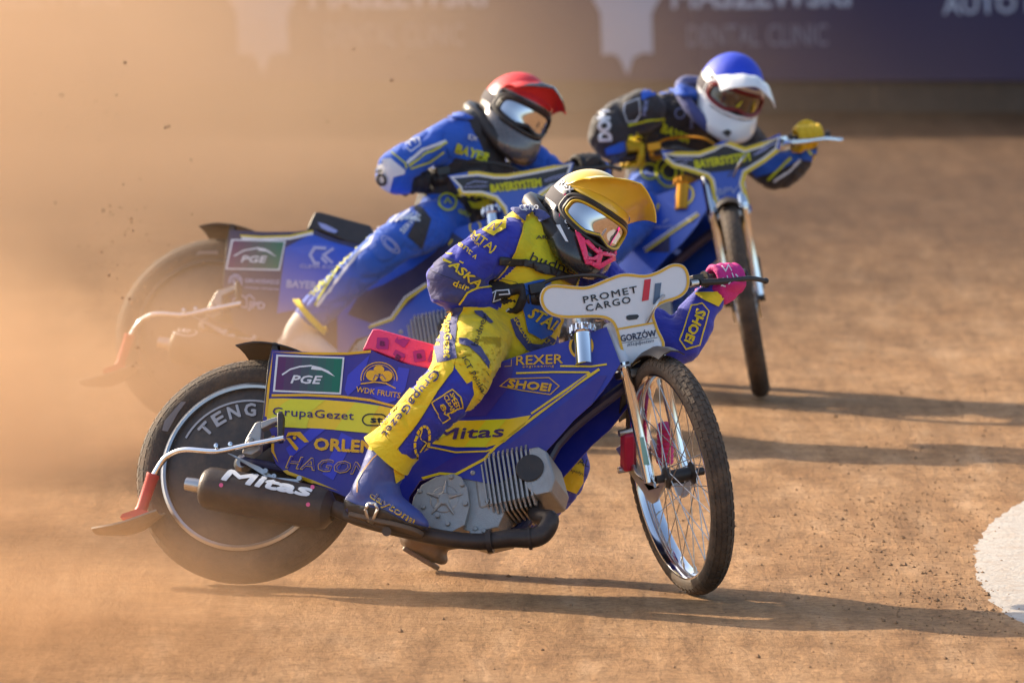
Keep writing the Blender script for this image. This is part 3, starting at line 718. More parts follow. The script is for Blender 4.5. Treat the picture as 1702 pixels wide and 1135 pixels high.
# loose grit and clods
mb = MB()
def clod(mb, p, s):
    vs = []
    for k in range(6):
        d = [Vector((1, 0, 0)), Vector((-1, 0, 0)), Vector((0, 1, 0)), Vector((0, -1, 0)), Vector((0, 0, 1)), Vector((0, 0, -1))][k]
        vs.append(Vector(p) + Vector((d.x * random.uniform(.6, 1.2), d.y * random.uniform(.6, 1.2), d.z * random.uniform(.5, 1))) * s)
    mb.add(vs, [(0, 2, 4), (2, 1, 4), (1, 3, 4), (3, 0, 4), (2, 0, 5), (1, 2, 5), (3, 1, 5), (0, 3, 5)])
cen = [(1440, 880, 90, 60), (1500, 930, 120, 60), (1560, 1000, 90, 50), (1470, 850, 140, 40), (1640, 1010, 80, 70), (1620, 700, 130, 60), (1540, 770, 160, 90)]
for k in range(4200):
    if random.random() < .72:
        c = random.choice(cen); q = (random.gauss(c[0], c[2]), random.gauss(c[1], c[3] * .7))
    else: q = (random.uniform(600, 1702), random.uniform(560, 1135))
    p = ground_at(q); s = min(.010, .0012 + random.expovariate(1 / .0013))
    clod(mb, (p.x, p.y, gz(p.x, p.y) + s * .3), s)
grit = mb.build('loose_grit', mat('dirt_clod', (.27, .155, .080), .95, grain=.4, gscale=25), None); tag(grit, 'loose grit and small clods scattered on the dirt', kind='stuff')
# ------------------------------------------------------------------ fence with its long banner
FY = 47.7
KICK = mat('weathered_kickboard', (.05, .038, .032), .85, grain=.4, gscale=4, dirt=.25)
BAN = mat('navy_banner', (.030, .020, .075), .55, grain=.12, gscale=2)
BANP = mat('pale_banner_print', (.50, .50, .60), .6)
BANP2 = mat('dim_banner_print', (.22, .21, .30), .6)
fence = empty('trackside_fence', Matrix.Translation((0, FY, 0)), 'long navy banner fence above brown kickboards at the back of the track', 'fence')
def at_fence(p): return on(fence.matrix_basis, p, 1, 0.0)
k = 0
for i in range(14):
    x0 = -7.1 + i * 1.015
    mb = MB(); mb.box((x0 + .5, .02 + .006 * random.random(), .085), (1.012, .04, .21)); mb.build('kickboard', KICK, fence, bevel=.004)
for i in range(7):
    x0 = -7.1 + i * 2.03
    mb = MB(); mb.box((x0 + 1.013, -.015, .175 + .57), (2.027, .03, 1.14)); b_ = mb.build('banner', BAN, fence, bevel=.004)
for i in range(8):
    mb = MB(); mb.tube([(-7.1 + i * 2.03, .09, -.02), (-7.1 + i * 2.03, .09, 1.95)], .03, 10); mb.build('post', STL, fence)
mb = MB(); mb.box((0, .09, 1.40), (14.4, .03, .06)); mb.box((0, .09, 1.93), (14.4, .04, .05)); mb.build('rail', STL, fence)
mb = MB(); mb.box((0, .12, 1.66), (14.4, .012, .5)); mb.build('catch_screen', mat('dark_screen_cloth', (.03, .03, .035), .9, grain=.2), fence)
bans = [o for o in fence.children if o.name.startswith('banner')]
for dx in (-1214, -605, 0, 605):
    sh = text('MASZEWSKI', (1118 + dx * .993, 14), (1412 + dx, 10), 44, .03) if dx != 605 else text('AUTO MOBIL', (1568, 24), (1830, 18), 34, .02)
    decal('banner_lettering', BANP if dx else BANP2 if 0 else BANP, sh, bans, fence, off=.004, step=80)
    if dx < 605:
        decal('banner_lettering', BANP2, text('DENTAL CLINIC', (1143 + dx * .995, 78), (1376 + dx, 76), 38, .0), bans, fence, off=.004, step=80)
        sx = 1043 + dx
        em = [(sx - 58, -40), (sx - 60, -5), (sx - 45, 22), (sx - 42, 92), (sx - 26, 90), (sx - 14, 96), (sx, 126), (sx + 10, 96), (sx + 26, 88), (sx + 42, 90), (sx + 40, 24), (sx + 55, -5), (sx + 54, -40)]
        decal('banner_emblem', BANP, poly(em), bans, fence, off=.004, step=60)
# ------------------------------------------------------------------ the three motorcycles
bike1 = motorcycle(B1, rad(62.6), dict(label='nearest motorcycle, blue and yellow boards with a white number plate', board=INDIGO, tank=BLUE, seat=PINKS, plate=WHT,
    grip_r=(.95, -.295, .962), grip_l=(.95, .400, .912), gdir_r=(-.25, -1, .06), gdir_l=(-.25, 1, -.06), frame=NAVY))

def place(psi, phi, tau, pt, px):
    """stand a bike on the track so that its point pt is seen at px"""
    X, Y = 0., 30.
    for _ in range(60):
        f = lambda a, b: Vector(proj(bike_matrix(a, b, psi, phi, tau) @ Vector(pt)))
        p = f(X, Y); e = Vector(px) - p; jx = (f(X + .01, Y) - p) / .01; jy = (f(X, Y + .01) - p) / .01
        d = jx.x * jy.y - jx.y * jy.x; X += (e.x * jy.y - e.y * jy.x) / d; Y += (jx.x * e.y - jx.y * e.x) / d
    return bike_matrix(X, Y, psi, phi, tau)
DE2, DE3 = rad(60), rad(63)
B2 = place(rad(14), rad(25), rad(.8), HUBR, (352, 553))
B3 = place(rad(35), rad(22), rad(.8), fork_matrix(DE3) @ HUBF, (1238, 500))
seat2 = [on(B2, p, 1, -.10) for p in cK((262, 180), (290, 110), (330, 72), (420, 90), (540, 150), (600, 168), (740, 178), (745, 300), (600, 265), (540, 250), (440, 215), (340, 180))]
F2 = B2 @ fork_matrix(DE2); F3 = B3 @ fork_matrix(DE3)
def grips(Fm, r_, l_, x=.95): return dict(grip_r=tuple(on(Fm, r_, 0, x)), grip_l=tuple(on(Fm, l_, 0, x)), gdir_r=(-.25, -1, .04), gdir_l=(-.25, 1, -.04))
g2 = grips(F2, (690, 303), (972, 277)); g3 = grips(F3, (1048, 262), (1345, 230))
pl2 = cF((585, 680), (700, 660), (760, 655), (860, 672), (930, 672), (1060, 650), (1200, 622), (1325, 602), (1290, 735), (1200, 760), (1140, 800), (1110, 850), (1125, 940), (930, 960), (905, 880), (860, 825), (780, 800), (660, 800), (640, 760))
pl3 = cG((500, 598), (580, 606), (700, 606), (770, 580), (820, 550), (860, 553), (940, 585), (1020, 560), (1125, 510), (1122, 600), (1050, 660), (945, 725), (935, 770), (955, 840), (978, 920), (930, 905), (890, 890), (840, 905), (790, 952), (775, 860), (755, 760), (740, 742), (640, 710), (560, 690), (515, 650))
bike2 = motorcycle(B2, DE2, dict(g2, frame=NAVY, label='motorcycle under the red-helmeted rider, dark blue boards half lost in dust', board=NAVY, tank=ROYAL, seat=BPL, plate=ROYAL, rim=BPL, susp=BPL, gaiter=BPL, fork=STL, plate_px=pl2, seat_outline=cI((655, 90), (668, 60), (690, 10), (720, -45), (760, -45), (850, -20), (960, 12), (1105, 52), (1130, 60), (1150, 190), (1105, 205), (1055, 202), (960, 180), (850, 135), (750, 95), (700, 82))))
bike3 = motorcycle(B3, DE3, dict(g3, frame=NAVY, label='farthest motorcycle coming head-on under the blue-helmeted rider', board=ROYAL, tank=ROYAL, seat=BPL, plate=ROYAL, susp=BPL, gaiter=BPL, fork=CHR, front_rim=YELPAINT, plate_px=pl3, cap=mat('gold_anodised', (.6, .25, .02), .3, .8), lever=CHR, throttle=mat('gold_anodised', (.6, .25, .02), .3, .8)))
# ------------------------------------------------------------------ print on the nearest motorcycle
r = bike1['root']; sb, tk, pl = bike1['side'], bike1['tank'], bike1['plate']
def D(name, m, sh, tg, off=.0015, step=40, par=None): return decal(name, m, sh, tg, par or tg[0], off, step)
BLUE2 = mat('gloss_bright_blue_print', (.045, .05, .52), .35, dirt=.08)
AMB = mat('gloss_amber_print', (.78, .42, .006), .35, grain=.05, dirt=.08)
# paler blue facets on the side board
sh = poly(cI((540, 330), (560, 240), (700, 110), (640, 300), (560, 372))) + poly(cI((880, 190), (950, 200), (920, 330), (860, 400), (800, 420), (640, 330), (840, 300))) + poly(cI((520, 600), (600, 640), (470, 900), (400, 860))) + poly(cI((330, 570), (420, 580), (200, 760), (170, 700)))
D('facet_print', BLUE2, sh, [sb], .0010)
sh = poly(cI((66, 388), (150, 386), (420, 396), (620, 412), (760, 432), (870, 455), (860, 620), (720, 606), (560, 590), (380, 576), (62, 560), (50, 500)))
D('yellow_band', YEL, sh, [sb], .0014)
sh = poly(cI((200, 391), (420, 396), (330, 470), (300, 575), (70, 562), (62, 520), (150, 420))) + poly(cI((610, 412), (760, 432), (720, 500), (700, 606), (480, 585), (560, 470)))
D('lime_print', LIME, sh, [sb], .0019)
rim = cI((88, 88), (350, 106), (560, 106), (706, 92), (750, 112))
sh = stroke(rim, 4.2) + stroke(cI((84, 90), (64, 300), (46, 500)), 4.0) + stroke(cI((82, 368), (300, 366), (520, 376), (700, 398), (872, 440)), 4.2)
sh += stroke(cI((64, 566), (92, 622), (88, 716), (118, 796), (186, 852), (334, 906), (500, 976)), 4.6)
D('yellow_border', AMB, sh, [sb], .0019)
sh = poly(cI((112, 112), (540, 128), (518, 362), (90, 345)))
D('white_frame', WHT, sh, [sb], .0019)
# energy-company sign: plum to green ground
q = [Vector(p) for p in cI((124, 124), (528, 138), (508, 350), (104, 334))]
for i in range(8):
    a0, a1 = i / 8, (i + 1) / 8
    c = [x * (1 - i / 7) + y * (i / 7) for x, y in zip((.105, .022, .10), (.012, .150, .085))]
    pp = [q[0].lerp(q[1], a0), q[0].lerp(q[1], a1), q[3].lerp(q[2], a1), q[3].lerp(q[2], a0)]
    D('sign_ground', mat('sign_shade_%d' % i, c, .35), poly(pp), [sb], .0024)
sh = text('PGE', *cI((203, 291), (400, 296)), 13.5, .035, .25) + stroke(cI((148, 240), (200, 205), (260, 188), (335, 182)), 2.6) + poly(cI((338, 180), (330, 205), (400, 212), (482, 252), (440, 214), (390, 192)))
D('sign_lettering', WHT, sh, [sb], .0028)
sh = text('WDK FRUITS', *cI((612, 346), (890, 386)), 9.5, .012)
cx, cyy = cI((757, 240))[0]
sh += stroke(arc((cx, cyy + 6), 30, -8, 188, 18, 27), 1.6) + stroke(arc((cx, cyy + 6), 25.5, -6, 186, 18, 23), 1.0) + stroke(cI((642, 296), (730, 284), (800, 292), (862, 325)), 2.0)
sh += poly(circle((cx - 11, cyy + 1), 11, 14, 9, .3)) + poly(circle((cx + 12, cyy + 2), 11, 14, 9, -.3)) + poly(circle((cx, cyy - 9), 9, 12, 7))
D('fruit_emblem', AMB, sh, [sb], .0021)
D('emblem_detail', INDIGO, stroke(cI((720, 270), (735, 240), (757, 250), (778, 238), (800, 268)), 1.2) + stroke(cI((740, 275), (757, 252), (772, 275)), 1.0), [sb], .0026)
PURP = mat('violet_print', (.05, .018, .12), .5)
sh = text('GrupaGezet', *cI((88, 492), (598, 522)), 14, .012, 0, 1.05)
D('band_lettering', PURP, sh, [sb], .0024)
sh = stroke([cI((700 + 46 * math.cos(t) * (1 if abs(math.cos(t)) < .99 else 1) + (60 if math.cos(t) > 0 else 0), 516 + 36 * math.sin(t) + 6))[0] for t in [math.pi * 2 * i / 20 for i in range(20)]], 2.4, True) + text('st', *cI((705, 538), (780, 542)), 11, .05)
D('oval_badge', BLK, sh, [sb], .0024)
sh = text('ORLEN', *cI((350, 708), (720, 728)), 20, .05) + poly(cI((172, 630), (185, 600), (262, 596), (318, 660), (290, 664), (240, 622), (205, 618))) + poly(cI((172, 634), (198, 636), (252, 700), (240, 716), (228, 708)))  + poly(circle(cI((226, 634))[0], 3, 10))
D('fuel_lettering', AMB, sh, [sb], .0021)
sh = text('HAGON', *cI((170, 822), (690, 870)), 21, .03, .25); D('outline_lettering', AMB, sh, [sb], .0021)
sh = text('HAGON', *cI((174, 820), (688, 868)), 20, -.012, .25); D('outline_lettering', INDIGO, sh, [sb], .0026)
# tank cover
sh = stroke(cB((1206, 172), (1120, 230), (1000, 320), (880, 412), (740, 520), (690, 575), (560, 645), (490, 640), (410, 662), (362, 735), (350, 790)), 4.4)
sh += stroke(cB((1030, 158), (1170, 160), (1240, 150)), 3.0) + stroke(cB((832, 190), (1000, 185), (1160, 186)), 3.0)
sh += stroke(cB((1165, 188), (1060, 262), (900, 372)), 3.4)
sh += poly(cB((500, 404), (640, 402), (800, 395), (900, 378), (870, 420), (780, 500), (700, 522), (560, 522), (440, 505)))
sh += stroke(cB((440, 520), (560, 545), (700, 540), (730, 528)), 2.6)
D('yellow_stripes', YEL, sh, [tk], .0015)
D('lime_print', LIME, poly(cB((440, 505), (520, 470), (480, 440), (460, 470))) + poly(cB((600, 520), (700, 400), (790, 396), (690, 522))), [tk], .0020)
sh = text('Mitas', *cB((468, 490), (778, 474)), 19, .03, .15); D('band_lettering', PURP, sh, [tk], .0024)
D('stripe_gap', BLUE2, stroke(cB((900, 385), (1040, 288), (1150, 200)), 1.4), [tk], .0022)
sh = text('REXER', *cB((832, 154), (1042, 146)), 16, .018, .05) + text('engineering', *cB((862, 166), (1002, 162)), 4.2, .01, 0, 1.25)
sh += stroke(cB((760, 248), (800, 216), (980, 210), (1026, 248), (985, 286), (860, 268)), 1.6, True) + text('SHOEI', *cB((795, 252), (988, 272)), 13, .06, .12)
sh += stroke(cB((778, 128), (812, 128), (810, 158), (780, 160)), 1.0, True)
D('sponsor_lettering', AMB, sh, [tk], .0018)
c_ = cJ((397, 668))[0]
D('filler_ring', AMB, stroke(circle(c_, 18.5, 28, 20), 4.2, True), [tk], .0018)
D('filler_hole', BLK, poly(circle(c_, 17, 24, 18.5)), [tk], .0012)
D('facet_print', INDIGO, poly(cB((757, 150), (830, 130), (800, 250), (700, 380), (560, 390), (560, 240))) + poly(cB((560, 560), (700, 545), (640, 600), (560, 640), (490, 630), (430, 640))) + poly(cB((1080, 300), (1200, 200), (1240, 200), (1170, 330), (1090, 400), (1010, 490), (960, 545), (880, 590), (760, 540))), [tk], .0009)
# number plate
out = smooth_closed(cJ((82, 320), (105, 235), (180, 198), (330, 208), (450, 208), (600, 150), (720, 112), (880, 122), (980, 95), (1090, 40), (1180, 52), (1222, 130), (1215, 230), (1150, 300), (1010, 350), (955, 415), (985, 530), (1035, 672), (900, 745), (760, 835), (725, 800), (690, 680), (650, 530), (600, 470), (500, 452), (250, 455), (130, 410)), 4)
c0 = Vector(cJ((640, 330))[0]); n = len(out)
b_ = [p for p in out if not (Vector(p).y > cJ((0, 690))[0][1] and Vector(p).x > cJ((745, 0))[0][0])]
def inset(pts, d):
    P = [Vector(p) for p in pts]; o = []
    for i in range(len(P)):
        t = (P[(i + 1) % len(P)] - P[i - 1]).normalized(); o.append(tuple(P[i] + Vector((-t.y, t.x)) * d))
    return o
k0 = max(range(n), key=lambda i: out[i][0] * .0 + out[i][1])
ii = inset(out, 2.9)
D('yellow_border', AMB, stroke(ii, 4.4, True), [pl], .0015, 60)
D('yellow_border', AMB, stroke(cJ((664, 540), (960, 488)), 3.2), [pl], .0015, 60)
D('dark_lettering', BLK, text('PROMET', *cJ((416, 340), (826, 258)), 11.5, .022, 0, 1.2) + text('CARGO', *cJ((436, 406), (776, 336)), 11.5, .022, 0, 1.2), [pl], .0015, 60)
NAVYP = mat('navy_lettering', (.02, .028, .075), .5)
D('dark_lettering', NAVYP, text('GORZÓW', *cJ((700, 634), (970, 592)), 11, .03) + text('#StądJestem', *cJ((746, 670), (952, 636)), 6.0, .0, .25) + stroke(cJ((708, 644), (978, 602)), .9), [pl], .0015, 60)
D('red_bar', REDP, poly(cJ((878, 162), (928, 154), (910, 316), (858, 326))), [pl], .0015, 60)
D('slate_bar', GRYP, poly(cJ((960, 190), (1008, 184), (990, 340), (942, 350))), [pl], .0015, 60)
D('plate_slot', BLK, poly(cJ((738, 440), (760, 430), (825, 426), (838, 440), (820, 462), (760, 470), (742, 462))), [pl], .0015, 60)
mb = MB()
for q in cJ((392, 432), (1084, 308)): mb.lathe([(.001, .006), (.005, .005), (.0085, 0)], on(F1, q, 0, 1.15), (1, 0, 0), 14)
mb.build('plate_screw', STL, r, bike1['K'])['kind'] = 'stuff'
# seat print, silencer print, wheel disc print
sh = []
for x, y, a in ((780, 42, .1), (905, 20, .6), (878, 128, .5), (1012, 120, -.1), (1110, 130, .3)):
    for dx in (0,):
        c = Vector(cI((x, y))[0]); sh += poly([tuple(c + Matrix.Rotation(a, 2) @ Vector(v)) for v in ((-10, -9), (7, -10), (10, -6), (10, 9), (-8, 10), (-10, 7))])
D('seat_print', MAGD, sh, [bike1['seat']], .0015, 12)
sh = []
for x, y, a in ((780, 42, .1), (878, 128, .5), (1012, 120, -.1)):
    c = Vector(cI((x, y))[0]); d = Matrix.Rotation(a, 2) @ Vector((1, 0)); p = c + Matrix.Rotation(a, 2) @ Vector((-4, 4)); sh += text('B', tuple(p), tuple(p + d * 8), 8, .05)
D('seat_lettering', mat('dark_magenta_print', (.16, .006, .07), .6), sh, [bike1['seat']], .0022, 12)
D('silencer_lettering', WHT, text('Mitas', *cA((620, 700), (1040, 782)), 19, .06, .2, .95), [bike1['silencer']], .0020, 6)
D('silencer_rivets', mat('pink_rivet', (.75, .10, .25), .5), [s for q in cA((635, 640), (618, 727), (1028, 818), (1048, 738)) for s in poly(circle(q, 3.6, 10))], [bike1['silencer']], .0020, 6)
sh = []
for ch, a in zip('TENG TOOLS', range(10)):
    if ch == ' ': continue
    t = rad(137 - a * 15.5); c = Vector((417, 783)); d = Vector((math.sin(t), math.cos(t))); u = Vector((math.cos(t), -math.sin(t)))
    p = c + u * 92; sh += text(ch, tuple(p - d * 9), tuple(p + d * 9), 21, .04)
sh += stroke(arc((417, 783), 122, 152, 40, 24, 117), 3.2)
D('disc_lettering', mat('scuffed_pale_print', (.42, .42, .45), .6, dirt=.3), sh, [bike1['disc']], .002, 12)
sh = poly(cA((340, 470), (352, 425), (430, 335), (452, 335), (415, 385), (365, 475)))
D('tyre_mark', mat('grey_tyre_print', (.22, .20, .20), .8, dirt=.4), sh, [bike1['rear_wheel']], .003, 8)
D('leg_sticker', mat('green_sticker', (.30, .52, .42), .5), poly(cC((352, 590), (364, 588), (384, 678), (366, 678))), [o for o in r.children if o.name.startswith('fork_leg')], .0015, 8)
# ------------------------------------------------------------------ riders
def fused(name, mb, voxel, mats, parent, smooth=6, fold=0., seed=0, skeleton=None, M=None):
    """one continuous surface grown over the lofted limbs; skeleton [(a, b, material)] colours it by nearest limb"""
    me = bpy.data.meshes.new(name); me.from_pydata(mb.v, [], mb.f); me.validate()
    bm = bmesh.new(); bm.from_mesh(me); bmesh.ops.recalc_face_normals(bm, faces=bm.faces); bm.to_mesh(me); bm.free()
    o = bpy.data.objects.new(name, me); COL.objects.link(o)
    rm = o.modifiers.new('grow', 'REMESH'); rm.mode = 'VOXEL'; rm.voxel_size = voxel; rm.use_smooth_shade = True
    sm = o.modifiers.new('relax', 'SMOOTH'); sm.iterations = smooth; sm.factor = .5
    dg = bpy.context.evaluated_depsgraph_get(); m2 = bpy.data.meshes.new_from_object(o.evaluated_get(dg)); m2.name = name
    o.modifiers.clear(); o.data = m2; bpy.data.meshes.remove(me)
    m2.materials.clear()
    for k in mats: m2.materials.append(k)
    n = len(m2.vertices); co = np.empty(n * 3); m2.vertices.foreach_get('co', co); co = co.reshape(-1, 3)
    if fold:
        nr = np.empty(n * 3); m2.vertices.foreach_get('normal', nr); nr = nr.reshape(-1, 3)
        for i in range(n):
            p = Vector(co[i]); a = noise.noise(Vector((p.x * 9, p.y * 9, p.z * 17 + p.x * 8 + seed)))
            b = noise.noise(Vector((p.x * 22 + seed, p.y * 22, p.z * 34)))
            c_ = noise.noise(Vector((p.x * 13 + p.z * 6 + seed, p.y * 13, p.z * 9 - p.x * 7 + 40)))
            co[i] += nr[i] * (fold * .7 * (1 - 2.2 * abs(a)) + fold * .35 * b - fold * 1.05 * math.exp(-(c_ / .085) ** 2))
        m2.vertices.foreach_set('co', co.ravel())
    if skeleton:
        A = np.array([s[0] for s in skeleton]); Bv = np.array([s[1] for s in skeleton]); Rr = np.array([s[3] for s in skeleton]); MI = np.array([s[2] for s in skeleton])
        fc = np.array([np.mean(co[list(p.vertices)], 0) for p in m2.polygons])
        best = np.full(len(fc), 1e9); mi = np.zeros(len(fc), int)
        for a, b, m_, r_ in zip(A, Bv, MI, Rr):
            ab = b - a; t = np.clip(((fc - a) @ ab) / (ab @ ab), 0, 1); d = np.linalg.norm(fc - (a + t[:, None] * ab), axis=1) / r_
            k = d < best; best[k] = d[k]; mi[k] = m_
        m2.polygons.foreach_set('material_index', mi)
    m2.polygons.foreach_set('use_smooth', [True] * len(m2.polygons)); m2.update()
    if parent is not None: o.parent = parent
    return o
def hand(name, parent, m, g, ax, wrist, nrm, side, k=1.0):
    """gloved fist round a grip. g centre, ax along the grip towards the little finger, wrist direction, nrm the knuckle side"""
    g, ax = Vector(g), Vector(ax).normalized(); w_ = Vector(wrist) - g; w_ = (w_ - ax * w_.dot(ax)); wl_ = w_.length; w_.normalize()
    n_ = Vector(nrm); n_ = (n_ - ax * n_.dot(ax) - w_ * n_.dot(w_)).normalized()
    mb = MB(); pol = lambda a, r, t: g + ax * t + w_ * (math.cos(rad(a)) * r) + n_ * (math.sin(rad(a)) * r)
    R0 = .030 * k
    for i, (t, L, r) in enumerate(((-.033, .95, .0112), (-.010, 1.05, .0118), (.0125, 1.0, .0115), (.034, .85, .0102))):
        t *= k; r *= k; a0 = 42
        an = [a0, a0 + 30, a0 + 62, a0 + 95 * L, a0 + 130 * L, a0 + 168 * L, a0 + 205 * L]
        rr = [R0 * 1.32, R0 * 1.38, R0 * 1.22, R0 * 1.12, R0 * 1.06, R0, R0 * .98]
        mb.tube([pol(a, q, t) for a, q in zip(an, rr)], [r * 1.08, r * 1.16, r, r * 1.06, r * .95, r * .98, r * .82], 10, round_=True)
    # palm from knuckles to wrist
    wp = Vector(wrist)
    kn = pol(40, R0 * 1.25, 0); md = kn.lerp(wp, .42) + n_ * .008 * k
    mb.tube([pol(52, R0 * 1.28, 0), kn, md, kn.lerp(wp, .8), wp], [(.044 * k, .014 * k), (.046 * k, .019 * k), (.043 * k, .023 * k), (.034 * k, .025 * k), (.030 * k, .027 * k)], 16, ref=ax, round_=True)
    # thumb leaves the side of the palm near its base and closes under the grip
    tb_ = kn.lerp(wp, .55) - ax * .030 * k
    mb.tube([tb_, pol(8, R0 * 1.35, -.050 * k), pol(-38, R0 * 1.22, -.046 * k), pol(-80, R0 * 1.1, -.034 * k), pol(-105, R0 * 1.05, -.024 * k)], [.017 * k, .015 * k, .0132 * k, .0125 * k, .0100 * k], 10, round_=True)
    # cuff of the glove
    mb.tube([kn.lerp(wp, .82), wp, wp + (wp - kn).normalized() * .035], [.031 * k, .033 * k, .036 * k], 14)
    return fused(name, mb, .0042, [m], parent, 3)
def helmet(parent, H, c, k=1.0):
    """off-road helmet: shell with chin bar, eye port, goggles on a strap, peak. H maps (forward, left, up) to the rider's frame"""
    def E(az, el):
        a, e = rad(az), rad(el); d = Vector((math.cos(e) * math.cos(a), math.cos(e) * math.sin(a), math.sin(e)))
        r = 1 / math.sqrt((d.x / (.138 if d.x > 0 else .150)) ** 2 + (d.y / .116) ** 2 + (d.z / (.138 if d.z > 0 else .150)) ** 2)
        f = max(0, math.cos(a)) ** 1.5 * math.exp(-((el + 36) / 17) ** 2)
        return d * (r + .078 * f) * k
    port = lambda az, el: abs(az) < 66 and -13 - 3 * math.cos(rad(az * 1.3)) < el < 23
    naz, nel = 80, 44; idx = {}; mb = MB(); V = []; Fc = []; mi = []
    for j in range(nel + 1):
        for i in range(naz):
            V.append(E(-180 + 360 * i / naz, -72 + 162 * j / nel))
    for j in range(nel):
        for i in range(naz):
            az = -180 + 360 * (i + .5) / naz; el = -72 + 162 * (j + .5) / nel
            if port(az, el): continue
            Fc.append((j * naz + i, j * naz + (i + 1) % naz, (j + 1) * naz + (i + 1) % naz, (j + 1) * naz + i)); mi.append(c['zone'](az, el))
    me = bpy.data.meshes.new('helmet'); me.from_pydata(V, [], Fc); me.polygons.foreach_set('material_index', mi)
    me.polygons.foreach_set('use_smooth', [True] * len(Fc))
    for m_ in c['mats']: me.materials.append(m_)
    bm = bmesh.new(); bm.from_mesh(me); bmesh.ops.delete(bm, geom=[v for v in bm.verts if not v.link_faces], context='VERTS'); bmesh.ops.recalc_face_normals(bm, faces=bm.faces)
    bmesh.ops.remove_doubles(bm, verts=bm.verts, dist=1e-5); bm.to_mesh(me); bm.free()
    sh = bpy.data.objects.new('helmet', me); COL.objects.link(sh); sh.parent = parent; sh.matrix_local = H
    so_ = sh.modifiers.new('shell', 'SOLIDIFY'); so_.thickness = .012; so_.offset = -1
    sb = sh.modifiers.new('round', 'SUBSURF'); sb.levels = 1; sb.render_levels = 1
    S = lambda az, el, f=1., o=0.: E(az, el) * f + E(az, el).normalized() * o
    # rubber trim round the eye port
    ring = []
    for t in range(56):
        a = 2 * math.pi * t / 56; ca, sa = math.cos(a), math.sin(a); q = .55
        x = 66 * math.copysign(abs(ca) ** q, ca); y0 = -13 - 3 * math.cos(rad(x * 1.3)); y = (23 if sa > 0 else -y0) * math.copysign(abs(sa) ** q, sa)
        ring.append((x, y))
    def loop(f, o, r, m_, name, sx=1., sy=1., nose=0):
        p = []
        for x, y in ring:
            yy = y * sy
            if nose and y < 0: yy = yy + nose * math.exp(-(x / 13) ** 2)
            p.append(S(x * sx, yy, f, o))
        p = smooth_closed(p, 1); mb = MB(); P_ = [Vector(q) for q in p]; n = len(P_)
        vs = []; fs = []; K = 8
        for i in range(n):
            T = (P_[(i + 1) % n] - P_[i - 1]).normalized(); u = P_[i].normalized(); u = (u - T * u.dot(T)).normalized(); w_ = T.cross(u)
            for q in range(K): vs.append(P_[i] + (u * math.cos(2 * math.pi * q / K) * r[0] + w_ * math.sin(2 * math.pi * q / K) * r[1]) * k)
        for i in range(n):
            for q in range(K): fs.append((i * K + q, i * K + (q + 1) % K, ((i + 1) % n) * K + (q + 1) % K, ((i + 1) % n) * K + q))
        mb.add(vs, fs); o_ = mb.build(name, m_, sh, ang=60); return o_
    loop(1, -.003, (.006, .007), c.get('trim', BPL), 'port_trim')
    gg = loop(.99, -.004, (.012, .008), c['gframe'], 'goggle_frame', .86, .84, 6)
    loop(.99, .003, (.006, .0035), c.get('gedge', c['gframe']), 'goggle_edge', .80, .74, 6)
    # lens: curved sheet inside the frame
    rows = []
    for i in range(13):
        v = -1 + 2 * i / 12; rw = []
        for j in range(25):
            x = -1 + 2 * j / 24; az = x * 54 * (1 - .10 * v * v); y = v * 14.5 + 2.5
            if v < 0: y = y + 6 * math.exp(-(az / 13) ** 2) * (-v)
            rw.append(S(az, y, .955, .004))
        rows.append(rw)
    mb = MB(); mb.sheet(rows, .0025); mb.build('goggle_lens', c['lens'], sh, ang=70)
    # foam and dark lining behind the goggles
    mb = MB(); rows = [[S(-70 + 140 * j / 16, -28 + 56 * i / 8, .86) for j in range(17)] for i in range(9)]; mb.sheet(rows, .004); mb.build('helmet_lining', BPL, sh, ang=80)
    # goggle strap round both sides
    for s in (-1, 1):
        rows = [[S(s * (54 + 96 * j / 14), -8 + 17 * i / 4, 1, .0025 if j else -.006) for j in range(15)] for i in range(5)]
        mb = MB(); mb.sheet(rows if s > 0 else rows[::-1], .003); mb.build('goggle_strap', c['strap'], sh, ang=70)
    # peak
    if c.get('peak'):
        p = c['peak']; rows = []
        for i in range(13):
            v = i / 12; rw = []
            for j in range(21):
                x = -1 + 2 * j / 20; base = S(x * p.get('span', 72), 36 - 8 * x * x - abs(x) ** 3 * 6, 1, .004)
                tip = Vector((p['len'] - p.get('curve', .05) * x * x, x * p['w'], p['z'] - p.get('drop', .05) * abs(x) ** 2.4 + .012 * max(0, 1 - abs(x * 2.2)))) * k
                q = base.lerp(tip, v) + Vector((0, 0, 1)) * (p.get('arch', .022) * math.sin(math.pi * v) * (1 - .5 * x * x)) * k
                q.z += .004 * math.sin(x * 14) * v * (1 - v) * 2
                rw.append(q)
            rows.append(rw)
        mb = MB(); mb.sheet(rows, .004); pk = mb.build('helmet_peak', p['mats'], sh, ang=40)
        if len(p['mats']) > 1: 
            for f in pk.data.polygons:
                f.material_index = 1 if p['split'](f.center) else 0
    return sh
def head_matrix(Wi, px, depth_pt, yaw, pitch, roll):
    """helmet frame seen at px: yaw towards the picture's right, pitch down, roll clockwise (degrees), as the camera's own axes give them"""
    a, b, cc = rad(yaw), rad(pitch), rad(roll)
    f = RT * (math.sin(a) * math.cos(b)) - FW * (math.cos(a) * math.cos(b)) - UP * math.sin(b)
    u0 = (UP - f * UP.dot(f)).normalized(); s0 = u0.cross(f)
    u = u0 * math.cos(cc) + s0 * math.sin(cc); s = u.cross(f)
    r_ = ray(px); P = CAM + r_ * ((depth_pt - CAM).dot(FW) / r_.dot(FW))
    Mw = Matrix(((f.x, s.x, u.x, P.x), (f.y, s.y, u.y, P.y), (f.z, s.z, u.z, P.z), (0, 0, 0, 1)))
    return Wi @ Mw
